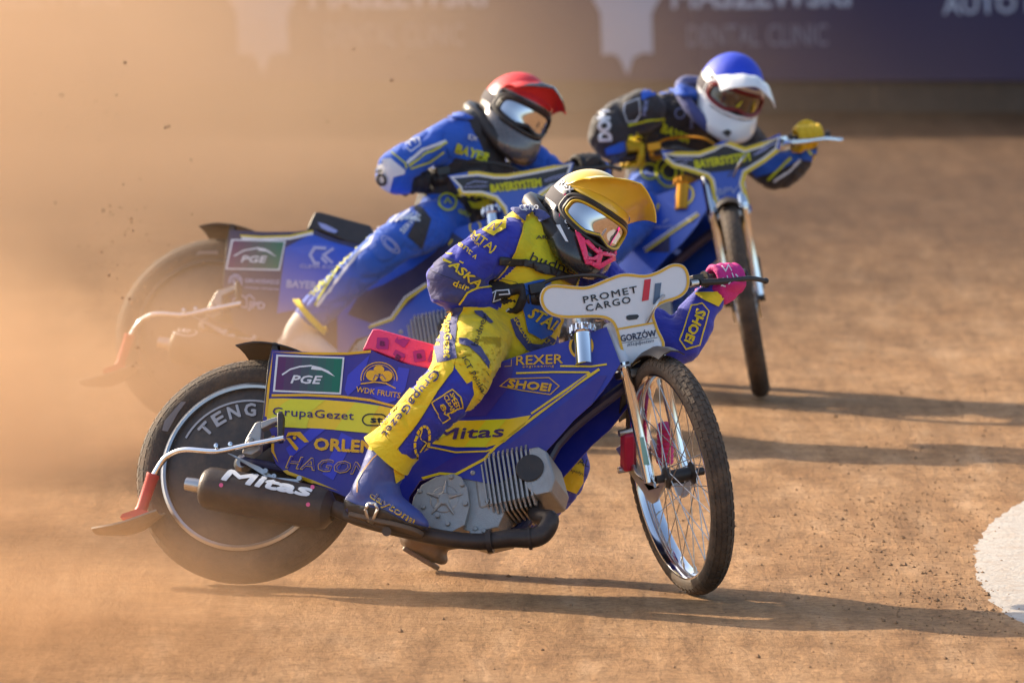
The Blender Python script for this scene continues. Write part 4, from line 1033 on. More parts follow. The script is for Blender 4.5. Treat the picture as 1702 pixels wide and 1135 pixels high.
def person(bike, cfg):
    W = bike['W']; K = bike['K']; root = empty('person', W.copy(), cfg['label'], 'person', 'speedway riders racing')
    J = {k: on(W, v[:2], 1, v[2]) for k, v in cfg['joints'].items()}
    R = {'root': root, 'J': J, 'W': W}
    s = cfg.get('scale', 1.0); q = cfg['rad']
    grip = {-1: K @ Vector(cfg['grip_r']), 1: K @ Vector(cfg['grip_l'])}
    gdir = {-1: (K.to_3x3() @ Vector(cfg['gdir_r'])).normalized(), 1: (K.to_3x3() @ Vector(cfg['gdir_l'])).normalized()}
    mb = MB(); sk = []
    def limb(keys, rs, ref=None, mi=0):
        pts = [J[k] for k in keys]; P_ = []; Rr = []
        for i in range(len(pts) - 1):
            for t in range(4):
                P_.append(pts[i].lerp(pts[i + 1], t / 4)); a, b = rs[i], rs[i + 1]
                a = a if isinstance(a, tuple) else (a, a); b = b if isinstance(b, tuple) else (b, b)
                Rr.append((a[0] + (b[0] - a[0]) * t / 4, a[1] + (b[1] - a[1]) * t / 4))
            sk.append((tuple(pts[i]), tuple(pts[i + 1]), (mi[min(i, len(mi) - 1)] if isinstance(mi, tuple) else mi), np.mean(rs[i] if isinstance(rs[i], tuple) else (rs[i],))))
        P_.append(pts[-1]); l = rs[-1]; Rr.append(l if isinstance(l, tuple) else (l, l))
        for _ in range(1):
            P_ = [P_[0]] + [(P_[i - 1] + P_[i] * 2 + P_[i + 1]) / 4 for i in range(1, len(P_) - 1)] + [P_[-1]]
        mb.tube(P_, Rr, 18, ref=ref, round_=True)
    across = (J['shl'] - J['shr']).normalized()
    limb(['pel', 'wai', 'che', 'upp', 'nec'], q['torso'], across, cfg['mi']['torso'])
    limb(['shr', 'uar', 'elr', 'far', 'wrr'], q['arm'], None, cfg['mi']['arm'])
    limb(['shl', 'ual', 'ell', 'fal', 'wrl'], q['arm'], None, cfg['mi']['arm'])
    limb(['hir', 'thr', 'knr', 'snr', 'cur'], q['leg'], None, cfg['mi']['leg'])
    limb(['hil', 'thl', 'knl', 'snl', 'cul'], q.get('legl', q['leg']), None, cfg['mi'].get('legl', cfg['mi']['leg']))
    for a, b in (('cur', 'anr'), ('cul', 'anl')): mb.tube([J[a], J[a].lerp(J[b], .5), J[b]], [q['cuff'] * .8, .048, .045], 14, round_=True)
    mb.tube([J['nec'], J['nec'].lerp(J['hed'], .6)], [.062, .058], 14, round_=True)
    body = fused('race_suit', mb, .0085, cfg['suit'], root, 5, cfg.get('fold', .004), cfg.get('seed', 0), sk)
    R['body'] = body
    # boots: shaft, ankle, foot with sole
    bk = cfg.get('bk', 1)
    for sfx in 'rl':
        an, he, to, cu = J['an' + sfx], J['he' + sfx], J['to' + sfx], J['cu' + sfx]
        mb = MB(); mb.tube([cu.lerp(an, -.0), cu.lerp(an, .5), an, an.lerp(he, .35)], [.068 * bk, .066 * bk, .062 * bk, .056 * bk], 16, round_=True)
        d = (to - he); up = (an - he.lerp(to, .25)).normalized(); sd = d.normalized().cross(up).normalized(); up = sd.cross(d.normalized()).normalized()
        P_ = [he, he.lerp(to, .2), he.lerp(to, .45), he.lerp(to, .7), he.lerp(to, .9), to]
        mb.tube([p + up * o for p, o in zip(P_, (.030, .040, .042, .030, .022, .018))], [(.040, .034), (.058, .044), (.054, .047), (.040, .050), (.030, .042), (.018, .028)], 16, ref=up, round_=True)
        mb.tube([an, he.lerp(to, .4) + up * .06], [.058 * bk, .048 * bk], 14, round_=True)
        b = fused('boot', mb, .0065, [cfg['boot_' + sfx]], root, 4); R['boot_' + sfx] = b
        if cfg.get('boot_label_' + sfx): b['label'] = cfg['boot_label_' + sfx]
        mb = MB(); out = []
        for t, wd in ((-.03, .018), (.0, .030), (.2, .036), (.45, .036), (.7, .046), (.9, .040), (1.0, .026), (1.04, .008)): out.append((t, wd))
        ol = [he.lerp(to, t) + sd * w_ + up * -.004 for t, w_ in out] + [he.lerp(to, t) - sd * w_ + up * -.004 for t, w_ in reversed(out)]
        mb.prism(ol, -up * .014); mb.build('boot_sole', cfg.get('sole_' + sfx, BPL), b, bevel=.003)
        # hem of the trouser leg standing off the boot
        if sfx in cfg.get('hem', 'rl'):
            T = (cu - J['sn' + sfx]).normalized(); mb = MB(); u = T.orthogonal().normalized(); v = T.cross(u); vs = []; n = 28; hz = cfg.get('hz', 1)
            for z, rr in ((-.03, q['cuff'] * .98), (0, q['cuff'] * 1.03), (.024, q['cuff'] * 1.12), (.024, q['cuff'] * 1.05), (0, q['cuff'] * .97), (-.03, q['cuff'] * .90)):
                for i in range(n):
                    a = 2 * math.pi * i / n; vs.append(cu + T * (.024 + (z - .024) * hz) + (u * math.cos(a) + v * math.sin(a)) * (rr + .003 * math.sin(a * 3 + z * 40)))
            mb.add(vs, [(i * n + j, i * n + (j + 1) % n, (i + 1) * n + (j + 1) % n, (i + 1) * n + j) for i in range(5) for j in range(n)])
            R['hem_' + sfx] = mb.build('trouser_hem', cfg['hem_mat'], root, ang=60)
    # gloves closed on the grips
    for sd_, sfx in ((-1, 'r'), (1, 'l')):
        nr = K.to_3x3() @ Vector(cfg.get('knuckle', (.75, 0, .65)))
        R['glove_' + sfx] = hand('glove', root, cfg['glove_' + sfx], grip[sd_], gdir[sd_], J['wr' + sfx], nr, sd_, cfg.get('hk', 1.12))
        if cfg.get('glove_label_' + sfx): R['glove_' + sfx]['label'] = cfg['glove_label_' + sfx]
    Wi = W.inverted(); h = cfg['head']
    H = head_matrix(Wi, h['px'], W @ J['hed'], h['yaw'], h['pitch'], h['roll'])
    R['helmet'] = helmet(root, H, cfg['helmet'], h.get('k', 1.0)); R['H'] = W @ H
    # neck brace: a padded collar round the neck
    if cfg.get('brace'):
        n0 = J['nec'].lerp(J['hed'], .12); ax = (H.to_3x3() @ Vector((.25, 0, 1))).normalized(); u = across - ax * across.dot(ax); u.normalize(); v = ax.cross(u)
        vs = []; fs = []; n, kk = 36, 8
        for i in range(n):
            a = 2 * math.pi * i / n; rd = u * math.cos(a) * .125 + v * math.sin(a) * .150
            for j in range(kk):
                b = 2 * math.pi * j / kk; vs.append(n0 + rd * (1 + .16 * math.cos(b)) + ax * (.026 * math.sin(b) + .012 * math.cos(2 * a)))
        for i in range(n):
            for j in range(kk): fs.append((i * kk + j, i * kk + (j + 1) % kk, ((i + 1) % n) * kk + (j + 1) % kk, ((i + 1) % n) * kk + j))
        mb = MB(); mb.add(vs, fs); R['brace'] = mb.build('neck_brace', cfg['brace'], root, ang=70)
    return R
FYEL = fabric('yellow_suit_cloth', (.90, .61, .006)); FLIM = fabric('lime_suit_cloth', (.74, .64, .008)); FBLU = fabric('blue_suit_cloth', (.020, .032, .40)); FNAV = fabric('navy_suit_cloth', (.045, .062, .22))
FROY = fabric('royal_suit_cloth', (.008, .10, .54)); FBLK = fabric('black_suit_cloth', (.020, .019, .024)); FWHT = fabric('white_suit_cloth', (.70, .70, .74))
GLB = mat('black_glove', (.018, .016, .018), .7, grain=.3, bump=.3, dirt=.1); GLP = mat('magenta_glove', (.62, .012, .22), .7, grain=.15, bump=.3, dirt=.08); GLY = mat('yellow_glove', (.75, .46, .005), .7, grain=.15, bump=.3, dirt=.08)
LEATH = mat('blue_boot_leather', (.040, .075, .30), .42, grain=.2, gscale=20, bump=.2, bscale=40, dirt=.22); WLEA = mat('white_boot_leather', (.55, .52, .50), .5, grain=.15, bump=.2, bscale=30, dirt=.3)
STEEL_SHOE = mat('scuffed_steel_shoe', (.16, .13, .11), .42, .6, grain=.3, dirt=.6); SOLE = mat('boot_sole_rubber', (.05, .04, .035), .8, dirt=.5)
MIRR = mat('mirror_lens', (.62, .60, .62), .05, 1.0); SMOKE = mat('amber_lens', (.06, .035, .02), .08, 0, coat=1)
YSH = mat('yellow_helmet_cover', (.86, .56, .045), .30, grain=.05, coat=.6, dirt=.04); RSH = mat('red_helmet_cover', (.66, .022, .03), .6, grain=.08, bump=.2, bscale=25, dirt=.05); BSH = mat('blue_helmet_cover', (.008, .045, .56), .6, grain=.08, bump=.2, bscale=25, dirt=.04)
HBLK = mat('gloss_black_shell', (.02, .02, .022), .25, grain=.2, coat=.6, dirt=.12); HWHT = mat('gloss_white_shell', (.78, .78, .78), .25, coat=.6, dirt=.04); HGRY = mat('graphite_shell', (.13, .12, .12), .25, .3, grain=.5, gscale=14, coat=.6, dirt=.12)
STRP = mat('dark_goggle_strap', (.06, .05, .06), .8, grain=.2)
# ---- rider on the nearest motorcycle
p1 = person(bike1, dict(label='rider in yellow helmet and yellow and blue suit with one black and one pink glove',
    joints=dict(pel=(848, 590, .06), wai=(864, 515, .05), che=(880, 448, .03), upp=(900, 408, .03), nec=(932, 388, .04), hed=(985, 365, .05),
        shr=(842, 405, -.11), uar=(788, 434, -.18), elr=(734, 472, -.23), far=(764, 488, -.18), wrr=(800, 497, -.115),
        shl=(975, 445, .20), ual=(1050, 525, .23), ell=(1128, 582, .24), fal=(1152, 535, .25), wrl=(1180, 494, .262),
        hir=(797, 554, -.03), thr=(776, 592, -.17), knr=(763, 632, -.29), snr=(702, 690, -.27), cur=(652, 748, -.235), anr=(628, 800, -.21), her=(588, 852, -.20), tor=(700, 880, -.215),
        hil=(880, 598, .12), thl=(890, 665, .21), knl=(928, 778, .30), snl=(880, 835, .36), cul=(800, 868, .39), anl=(708, 885, .425), hel=(676, 906, .43), tol=(730, 938, .455)),
    rad=dict(torso=[(.145, .105), (.150, .110), (.180, .125), (.160, .100), (.075, .075)], arm=[.076, .070, .066, .061, .046], leg=[.108, .099, .089, .078, .070], legl=[.105, .102, .104, .088, .070], cuff=.076),
    mi=dict(torso=1, arm=0, leg=(1, 1, 0), legl=0), suit=[FBLU, FYEL, FNAV], boot_r=LEATH, boot_l=STEEL_SHOE, sole_l=STEEL_SHOE, sole_r=SOLE, boot_label_l='scuffed steel overshoe on the trailing foot', hem='r', hem_mat=FYEL,
    grip_r=(.95, -.295, .962), grip_l=(.95, .400, .912), gdir_r=(-.25, -1, .06), gdir_l=(-.25, 1, -.06), glove_r=GLB, glove_l=GLP, glove_label_l='bright pink left glove', glove_label_r='black right glove with white lettering',
    head=dict(px=(972, 360), yaw=21, pitch=17, roll=31, k=1.06), fold=.005,
    helmet=dict(mats=[YSH, HBLK, HGRY], zone=lambda az, el: 0 if el > 24 else (1 if abs(az) < 100 else 2), gframe=BPL, gedge=YELPAINT, lens=MIRR, strap=STRP,
        peak=dict(len=.172, w=.122, z=.155, mats=[YSH], drop=.055, curve=.03, span=80, arch=.02)), brace=BPL))
# ---- print on his suit, boots, gloves and helmet
b1 = p1['body']; r1 = p1['root']
def G(name, m, sh, off=.002, step=6, tg=None, th=0):
    o = decal(name, m, sh, tg or [b1], (tg or [b1])[0] if not isinstance(tg, tuple) else r1, off, step)
    if o is not None and th:
        s_ = o.modifiers.new('thick', 'SOLIDIFY'); s_.thickness = th; s_.offset = 1
    return o
PY = fabric('yellow_print_cloth', (.89, .60, .006)); PN = fabric('navy_print_cloth', (.05, .055, .19)); PK = mat('dark_cloth_print', (.022, .02, .035), .7); PB = fabric('blue_print_cloth', (.020, .032, .40))
PBR = mat('sky_cloth_print', (.02, .12, .50), .6)
G('lime_chest', FLIM, poly(cD((600, 350), (655, 322), (715, 370), (745, 440), (790, 560), (760, 605), (690, 575), (620, 556), (520, 552), (560, 500), (585, 420))))
G('yellow_thigh', PY, poly(cD((282, 785), (420, 790), (520, 840), (640, 1000), (480, 1100), (420, 1130), (340, 1170), (300, 1190), (240, 1110), (236, 1000), (250, 860))) + poly(cB((570, 40), (760, 20), (770, 80), (715, 170), (704, 240), (650, 340), (598, 362), (640, 285), (632, 205), (560, 140))), .003, 4)
G('outer_strip', PY, poly(cB((440, 188), (490, 148), (562, 122), (548, 180), (482, 270), (400, 400), (292, 540), (120, 530), (215, 420), (300, 330), (380, 232))), .004, 4)
G('slate_strip', PN, poly(cD((243, 788), (282, 786), (256, 860), (240, 1000), (252, 1060), (196, 1075), (150, 1085), (128, 960), (150, 880), (190, 820))), .0045)
G('navy_stripe', PN, poly(cD((262, 956), (300, 958), (372, 1000), (418, 1080), (412, 1112), (366, 1050), (310, 1000), (264, 986))), .0045)
G('navy_flash', PN, poly(cD((335, 808), (380, 812), (440, 870), (425, 880), (350, 832))), .0045)
G('navy_forearm', PN, poly(cD((168, 528), (230, 540), (300, 600), (380, 640), (412, 672), (335, 690), (268, 768), (120, 745), (92, 665), (108, 580))), .0022)
G('sleeve_piping', PY, stroke(cD((598, 328), (590, 400), (556, 500), (500, 590), (440, 660)), 2.2), .0045)
G('cuff_edge', PY, stroke(cD((262, 772), (300, 715), (350, 690), (432, 684)), 3.0), .005)
sh = poly(cD((382, 392), (440, 350), (510, 322), (508, 380), (440, 422))) + text('MTAJ', *cD((322, 428), (432, 506)), 14, .012) + text('TOUR', *cD((312, 426), (362, 480)), 6, .01) + text('ent', *cD((256, 470), (322, 520)), 10, .015) + stroke(cD((330, 530), (348, 520), (342, 540)), 2)
sh += poly(cD((182, 540), (224, 560), (214, 568), (180, 552))) + poly(cD((196, 512), (228, 512), (222, 522), (200, 520))) + poly(cD((262, 548), (288, 560), (280, 566), (262, 556))) + text('ASKA', *cD((205, 580), (352, 690)), 15, .03, .2) + text('dair', *cD((226, 672), (300, 706)), 10, .02)
G('sleeve_lettering', PY, sh, .0055, 6)
G('arrow_lines', PB, stroke(cD((410, 392), (450, 360), (440, 395), (490, 355)), 1.6), .007, 6)
G('chest_lettering', PK, text('AR', *cD((662, 436), (718, 436)), 6.5, .02) + text('budnex', *cD((630, 545), (900, 640)), 15, .004), .005, 6)
G('thigh_lettering', PK, text('budnex', *cD((352, 1000), (410, 838)), 11, .004) + text('ICT Polska', *cB((588, 128), (672, 275)), 8, .006), .0055, 6)
G('slate_strip_lettering', PY, text('GrupaGezet', *cD((196, 800), (186, 1060)), 12, .02), .0065, 6)
G('outer_strip_lettering', PN, text('GrupaGezet', *cB((468, 178), (232, 462)), 13, .015, 0, 1.1), .0065, 6)
sh = stroke(cB((455, 320), (545, 262), (580, 296), (592, 340), (522, 368), (536, 388), (498, 412), (478, 372)), 2.0, True) + text('SPEED', *cB((532, 282), (566, 350)), 7.5, .03) + text('CLEAN', *cB((506, 292), (542, 366)), 7.5, .03) + text('8v', *cB((490, 330), (512, 382)), 7, .03)
e0 = cB((408, 492))[0]
for k in range(14):
    a = 2 * math.pi * k / 14; e = circle(e0, 1, 56)[0]
    pts = [(e0[0] + (14 + d) * math.cos(t) * .95 + 5 * math.sin(t) * -1, e0[1] + (27 + d) * math.sin(t)) for d, t in ((0, a), (0, a + .36), (-4.5, a + .36), (-4.5, a))]; sh += poly(pts)
sh += stroke(cB((410, 440), (400, 480), (425, 500), (395, 540)), 2)
G('knee_badges', PY, sh, .0055, 6)
G('knee_blue', PB, poly(cB((562, 145), (632, 206), (640, 285), (600, 362), (530, 420), (470, 500), (380, 560), (292, 545), (400, 400), (482, 270), (545, 180))), .0022, 4)
G('left_knee_band', PY, poly(cB((985, 552), (1092, 518), (1135, 600), (1130, 680), (1100, 728), (1000, 692))), .0035)
G('left_knee_lettering', PK, text('STAL', *cB((1060, 588), (1150, 612)), 13, .004) + text('spedycja', *cB((1075, 628), (1140, 650)), 5, .0), .0055, 6)
G('left_cuff', PY, poly(cJ((1245, 262), (1400, 258), (1520, 246), (1440, 365), (1345, 322))), .0035)
sh = stroke(cJ((1240, 365), (1322, 345), (1366, 402), (1292, 660), (1192, 690), (1146, 622)), 2.0, True) + text('SHOEI', *cJ((1282, 388), (1180, 628)), 15, .05)
G('left_forearm_lettering', PY, sh, .0055, 6)
# club crest on the belly
cc = cD((690, 905))[0]
G('crest_ground', PBR, poly(cD((575, 690), (600, 665), (700, 640), (745, 660), (700, 690), (790, 860), (740, 935), (690, 960), (620, 920))), .0045)
G('crest_ring', PN, stroke(cD((545, 850), (575, 930), (630, 1000), (700, 1010), (745, 950)), 14), .005)
G('crest_lettering', PY, text('STAL', *cD((615, 840), (755, 920)), 20, .03, .2) + text('GORZÓW', *cD((540, 850), (620, 985)), 7.5, .015) + text('WLKP.', *cD((628, 975), (738, 978)), 7.5, .015), .0065, 6)
# chest strap, collar
G('chest_strap', BPL, stroke(cD((470, 545), (600, 556), (700, 580), (770, 610), (870, 660)), 12.5), .004, 6, None, .003)
G('strap_buckle', BPL, poly(cD((648, 555), (730, 572), (742, 622), (655, 600))), .007, 6, None, .006)
G('collar_flap', FNAV, poly(cD((540, 292), (570, 268), (640, 272), (700, 290), (735, 330), (700, 345), (640, 300), (596, 345))), .008, 6, [p1['body'], p1['brace']], .005)
G('collar_lettering', WHT, text('CARGO', *cD((582, 304), (690, 290)), 8, .03), .0145, 6, [p1['body'], p1['brace']])
G('brace_marks', REDP, poly(cD((752, 470), (778, 468), (790, 500), (768, 508))) + stroke(cD((815, 540), (835, 560), (845, 585)), 1.4), .003, 6, [p1['brace']])
# right boot
bt = p1['boot_r']
G('boot_lettering', PY, text('daytona', *cB((172, 745), (372, 868)), 12.5, .03), .0024, 6, [bt])
G('boot_lettering_core', LEATH, text('daytona', *cB((176, 743), (369, 862)), 11.5, .0), .0045, 6, [bt])
G('boot_piping', mat('orange_piping', (.60, .28, .06), .6), stroke(cI((790, 700), (720, 760), (650, 850), (622, 900), (620, 975)), 1.8), .002, 6, [bt])
G('boot_panel', PY, poly(cI((870, 735), (950, 745), (965, 800), (930, 870), (860, 920), (845, 820))), .002, 6, [bt])
G('boot_strap', BPL, poly(cB((20, 735), (120, 780), (240, 800), (330, 850), (440, 880), (440, 925), (300, 900), (100, 850), (0, 820))), .003, 6, [bt], .002)
G('boot_buckle', STL, stroke(cB((190, 850), (172, 840), (162, 800), (175, 775), (205, 778), (216, 800)), 4.5, True), .007, 6, [bt], .003)
# gloves
G('glove_lettering', WHT, stroke(cD((415, 765), (430, 720), (455, 705), (440, 760), (480, 745)), 2) + stroke(cD((455, 705), (520, 700), (525, 720), (470, 725)), 1.8) + stroke(cD((460, 770), (475, 800), (500, 790), (505, 815), (525, 800)), 2) + stroke(cD((490, 740), (505, 770), (520, 745)), 1.8), .002, 6, [p1['glove_r']])
G('glove_lettering', WHT, stroke(cJ((1452, 160), (1480, 150), (1500, 172), (1470, 205), (1500, 210)), 2) + stroke(cJ((1510, 130), (1525, 190), (1560, 150), (1545, 110)), 1.8) + stroke(cJ((1470, 55), (1500, 95), (1520, 50), (1545, 95)), 2) + stroke(cJ((1575, 120), (1592, 140)), 2), .002, 6, [p1['glove_l']])
# helmet: pink mouth guard, lettering and flashes
hm = p1['helmet']
pg = mat('neon_pink_guard', (.95, .03, .14), .35, coat=.3)
sh = stroke(cL((422, 640), (545, 700), (640, 675), (718, 718), (728, 800), (768, 836), (600, 935), (545, 905), (505, 895), (475, 800)), 6.5, True)
sh += stroke(cL((470, 690), (560, 780), (610, 820), (740, 838)), 5.5) + stroke(cL((640, 700), (615, 820), (590, 930)), 7) + stroke(cL((500, 860), (560, 870), (610, 830)), 5)
sh += poly(cL((430, 650), (480, 700), (520, 880), (490, 880), (470, 790)))
G('mouth_guard', pg, sh, .007, 3, [hm], .006)
st = [o for o in hm.children if o.name.startswith('goggle_strap')]
G('strap_lettering', WHT, text('REXER', *cL((262, 195), (425, 345)), 12, .03), .002, 5, st + [hm])
G('shell_lettering', HWHT, text('airoh', *cL((268, 440), (350, 600)), 9, .03) + poly(cL((300, 330), (345, 340), (330, 372), (305, 360))) + poly(cL((240, 565), (275, 560), (350, 715), (325, 710))), .0015, 5, [hm])
G('shell_flash', pg, poly(cL((300, 300), (330, 275), (318, 380), (285, 400))) + poly(cL((262, 440), (280, 420), (268, 500))), .0017, 5, [hm])
G('seams', PK, stroke(cB((548, 182), (482, 272), (400, 402), (300, 530)), .8) + stroke(cB((470, 205), (300, 345), (150, 520)), .7) + stroke(cD((700, 800), (640, 720), (560, 660), (480, 640)), .8) + stroke(cD((110, 600), (220, 640), (330, 690)), .8) + [q for k in range(6) for q in stroke(cB((655 + k * 9, 300 - k * 30), (690 + k * 4, 320 - k * 30)), .7)], .0055, 6)
# ---- rider and print of the middle motorcycle
p2 = person(bike2, dict(label='rider in red helmet and royal blue suit in the dust behind the nearest bike',
    joints=dict(pel=(742, 372, .06), wai=(764, 318, .05), che=(785, 268, .03), upp=(800, 236, .03), nec=(828, 222, .04), hed=(860, 192, .05),
        shr=(756, 228, -.11), uar=(702, 252, -.18), elr=(646, 286, -.23), far=(660, 298, -.18), wrr=(672, 303, -.115),
        shl=(872, 262, .20), ual=(930, 305, .25), ell=(985, 335, .25), fal=(992, 305, .26), wrl=(996, 285, .265),
        hir=(738, 372, -.03), thr=(700, 382, -.16), knr=(660, 398, -.29), snr=(590, 458, -.26), cur=(522, 520, -.235), anr=(496, 552, -.21), her=(474, 588, -.20), tor=(560, 606, -.215),
        hil=(760, 380, .12), thl=(792, 445, .21), knl=(832, 530, .30), snl=(780, 590, .36), cul=(740, 620, .39), anl=(690, 642, .415), hel=(705, 655, .425), tol=(630, 655, .45)),
    rad=dict(torso=[(.145, .105), (.150, .110), (.180, .125), (.160, .100), (.075, .075)], arm=[.071, .064, .061, .054, .044], leg=[.096, .085, .075, .063, .060], cuff=.076), bk=.82, hz=.35,
    mi=dict(torso=1, arm=0, leg=0), suit=[FROY, FBLK, FNAV], boot_r=WLEA, boot_l=STEEL_SHOE, sole_l=STEEL_SHOE, hem='r', hem_mat=FYEL,
    glove_r=GLB, glove_l=GLB, head=dict(px=(856, 186), yaw=22, pitch=15, roll=26, k=1.04), seed=4, fold=.006,
    helmet=dict(mats=[RSH, HGRY, HBLK], zone=lambda az, el: 0 if (el > 26 or (abs(az) > 105 and el > -5)) else 1, gframe=BPL, lens=MIRR, strap=STRP,
        peak=dict(len=.170, w=.104, z=.122, mats=[RSH, HGRY], split=lambda p: p.x > .150, drop=.045, curve=.035, arch=.025)), brace=BPL, **g2))
p3 = person(bike3, dict(label='rider in blue and white helmet, black and blue suit and yellow gloves',
    joints=dict(pel=(1092, 322, .15), wai=(1108, 282, .15), che=(1120, 226, .10), upp=(1138, 192, .06), nec=(1178, 178, .04), hed=(1212, 152, .05),
        shr=(1070, 184, -.14), uar=(1034, 196, -.19), elr=(1004, 220, -.24), far=(1012, 238, -.20), wrr=(1022, 249, -.15),
        shl=(1212, 208, .20), ual=(1255, 258, .28), ell=(1292, 290, .33), fal=(1322, 268, .34), wrl=(1338, 250, .34),
        hir=(1080, 330, .04), thr=(1050, 360, -.15), knr=(1012, 400, -.27), snr=(975, 450, -.25), cur=(945, 500, -.22), anr=(930, 530, -.21), her=(912, 560, -.20), tor=(965, 575, -.21),
        hil=(1098, 335, .12), thl=(1122, 380, .20), knl=(1143, 436, .28), snl=(1118, 490, .34), cul=(1095, 535, .38), anl=(1072, 575, .41), hel=(1084, 598, .42), tol=(1032, 600, .44)),
    rad=dict(torso=[(.145, .105), (.155, .110), (.190, .125), (.170, .100), (.075, .075)], arm=[.080, .074, .068, .060, .046], leg=[.100, .094, .084, .074, .068], cuff=.066),
    mi=dict(torso=1, arm=1, leg=0), suit=[FROY, FBLK, FNAV], boot_r=WLEA, boot_l=STEEL_SHOE, sole_l=STEEL_SHOE, hem='', hem_mat=FYEL,
    glove_r=GLY, glove_l=GLY, head=dict(px=(1214, 152), yaw=12, pitch=22, roll=17, k=1.04), seed=9, fold=.006,
    helmet=dict(mats=[BSH, HWHT, HBLK], zone=lambda az, el: 0 if (el > 27 or (abs(az) > 100 and el > 12)) else 1, gframe=mat('dark_red_goggle_frame', (.20, .012, .015), .4), lens=SMOKE, strap=STRP, trim=HWHT,
        peak=dict(len=.235, w=.105, z=.095, mats=[HWHT], drop=.05, curve=.03, span=60, arch=.03)), brace=FNAV, **g3))
def GG(name, m, sh, tg, off=.003, step=8, th=0):
    o = decal(name, m, sh, tg, tg[0], off, step)
    if o is not None and th:
        s_ = o.modifiers.new('thick', 'SOLIDIFY'); s_.thickness = th; s_.offset = 1
    return o
LIMC = mat('lime_cloth_print', (.62, .62, .015), .7); WPC = mat('white_cloth_print', (.68, .69, .74), .7); PALE = mat('pale_blue_print', (.30, .34, .60), .6)
# red helmet rider's suit
b2 = [p2['body']]
GG('white_forearm', WPC, poly(cF((165, 590), (245, 580), (330, 650), (325, 672), (262, 690), (240, 780), (200, 755), (145, 700), (142, 640))), b2, .003)
GG('grey_elbow', mat('grey_cloth_print', (.22, .22, .25), .8), poly(cF((140, 690), (200, 755), (245, 782), (160, 745))), b2, .005)
GG('forearm_lettering', FBLK, text('OM', *cF((235, 725), (178, 600)), 16, .06), b2, .006)
GG('sleeve_flashes', WPC, stroke(cF((340, 610), (430, 530), (570, 480)), 5) + stroke(cF((345, 480), (410, 460), (420, 500), (365, 540), (340, 520)), 2) + text('TY', *cF((352, 520), (410, 485)), 9, .02), b2, .004)
GG('sleeve_flashes', LIMC, stroke(cF((350, 625), (440, 560), (575, 488)), 3) + stroke(cF((360, 640), (470, 600), (560, 540)), 2.6) + stroke(cF((250, 545), (330, 610), (335, 640)), 2.2), b2, .0055)
GG('blue_chest', FROY, poly(cF((560, 400), (640, 350), (700, 370), (760, 470), (800, 560), (700, 590), (600, 570), (560, 480))), b2, .003)
GG('chest_lettering', LIMC, text('BAYER', *cF((622, 540), (815, 606)), 15, .05), b2, .005)
GG('chest_lettering', WPC, text('EX', *cF((695, 462), (750, 480)), 7, .03), b2, .005)
GG('belly_emblems', LIMC, stroke(circle(cF((580, 838))[0], 14, 18), 3, True) + stroke(cF((560, 850), (580, 820), (600, 850)), 2.5) + text('STAL', *cF((635, 800), (845, 830)), 12, .04) + poly(cF((700, 830), (740, 840), (800, 820), (845, 850), (780, 880), (720, 870))) + text('GRU', *cF((640, 900), (700, 930)), 8, .03), b2, .004)
GG('collar_flap', FROY, poly(cF((560, 335), (600, 318), (680, 325), (730, 352), (700, 362), (600, 355))), b2 + [p2['brace']], .008, 8, .005)
GG('leg_yellow', LIMC, poly(cF((175, 960), (215, 880), (300, 820), (280, 870), (200, 960), (165, 1000), (140, 990))) + stroke(cK((735, 120), (700, 215), (600, 300), (500, 420), (335, 680)), 3.2), b2, .004)
GG('leg_white', WPC, stroke(cK((900, 0), (800, 110), (740, 190), (715, 260), (620, 340), (500, 500), (352, 690)), 4.2), b2, .006)
GG('knee_bars', WPC, [s for i in range(5) for s in stroke(cK((845 + i * 34, 125 - i * 8), (955 + i * 22, 15 + i * 24)), 3.2)] + text('SERWIS', *cK((930, 200), (1050, 80)), 9, .03), b2, .004)
GG('leg_lettering', LIMC, text('AUTOREMBOL', *cK((640, 235), (300, 610)), 8.5, .04), b2, .005)
GG('knee_emblem', PALE, stroke(circle(cK((845, 270))[0], 18, 20, 8, .75), 2, True) + stroke(circle(cK((845, 270))[0], 12, 16, 5, .75), 2, True), b2, .004)
GG('dark_hip', FBLK, poly(cK((880, 0), (1060, 20), (1120, 100), (1060, 300), (960, 215), (1040, 60), (960, 0))), b2, .0025)
# middle motorcycle's boards
s2, t2, q2 = [bike2['side']], [bike2['tank']], [bike2['plate']]
YB = mat('gloss_lemon_border', (.78, .60, .02), .4, dirt=.15)
GG('royal_panel', ROYAL, poly(cE((1310, 215), (1420, 260), (1560, 300), (1640, 300), (1560, 520), (1400, 640), (1100, 700), (1150, 300))), s2, .001, 40)
GG('white_border', WHT, stroke(cE((800, 235), (1000, 250), (1180, 244), (1320, 212)), 4.2) + stroke(cE((808, 225), (772, 380), (745, 540)), 4) + stroke(cE((765, 600), (757, 690), (790, 780), (880, 830), (1060, 895)), 4), s2, .0016, 40)
GG('yellow_border', YB, stroke(cE((795, 222), (1000, 236), (1180, 230), (1320, 198)), 2.8) + stroke(cE((800, 222), (762, 380), (735, 540)), 2.6) + stroke(cE((750, 600), (745, 690), (780, 788), (880, 840), (1060, 908)), 3), s2, .002, 40)
GG('white_frame', WHT, poly(cE((822, 248), (1154, 258), (1118, 440), (786, 432))), s2, .0016, 40)
q = [Vector(p) for p in cE((834, 258), (1144, 266), (1110, 430), (798, 424))]
for i in range(8):
    a0, a1 = i / 8, (i + 1) / 8
    GG('sign_ground', MATS['sign_shade_%d' % i], poly([q[0].lerp(q[1], a0), q[0].lerp(q[1], a1), q[3].lerp(q[2], a1), q[3].lerp(q[2], a0)]), s2, .0022, 40)
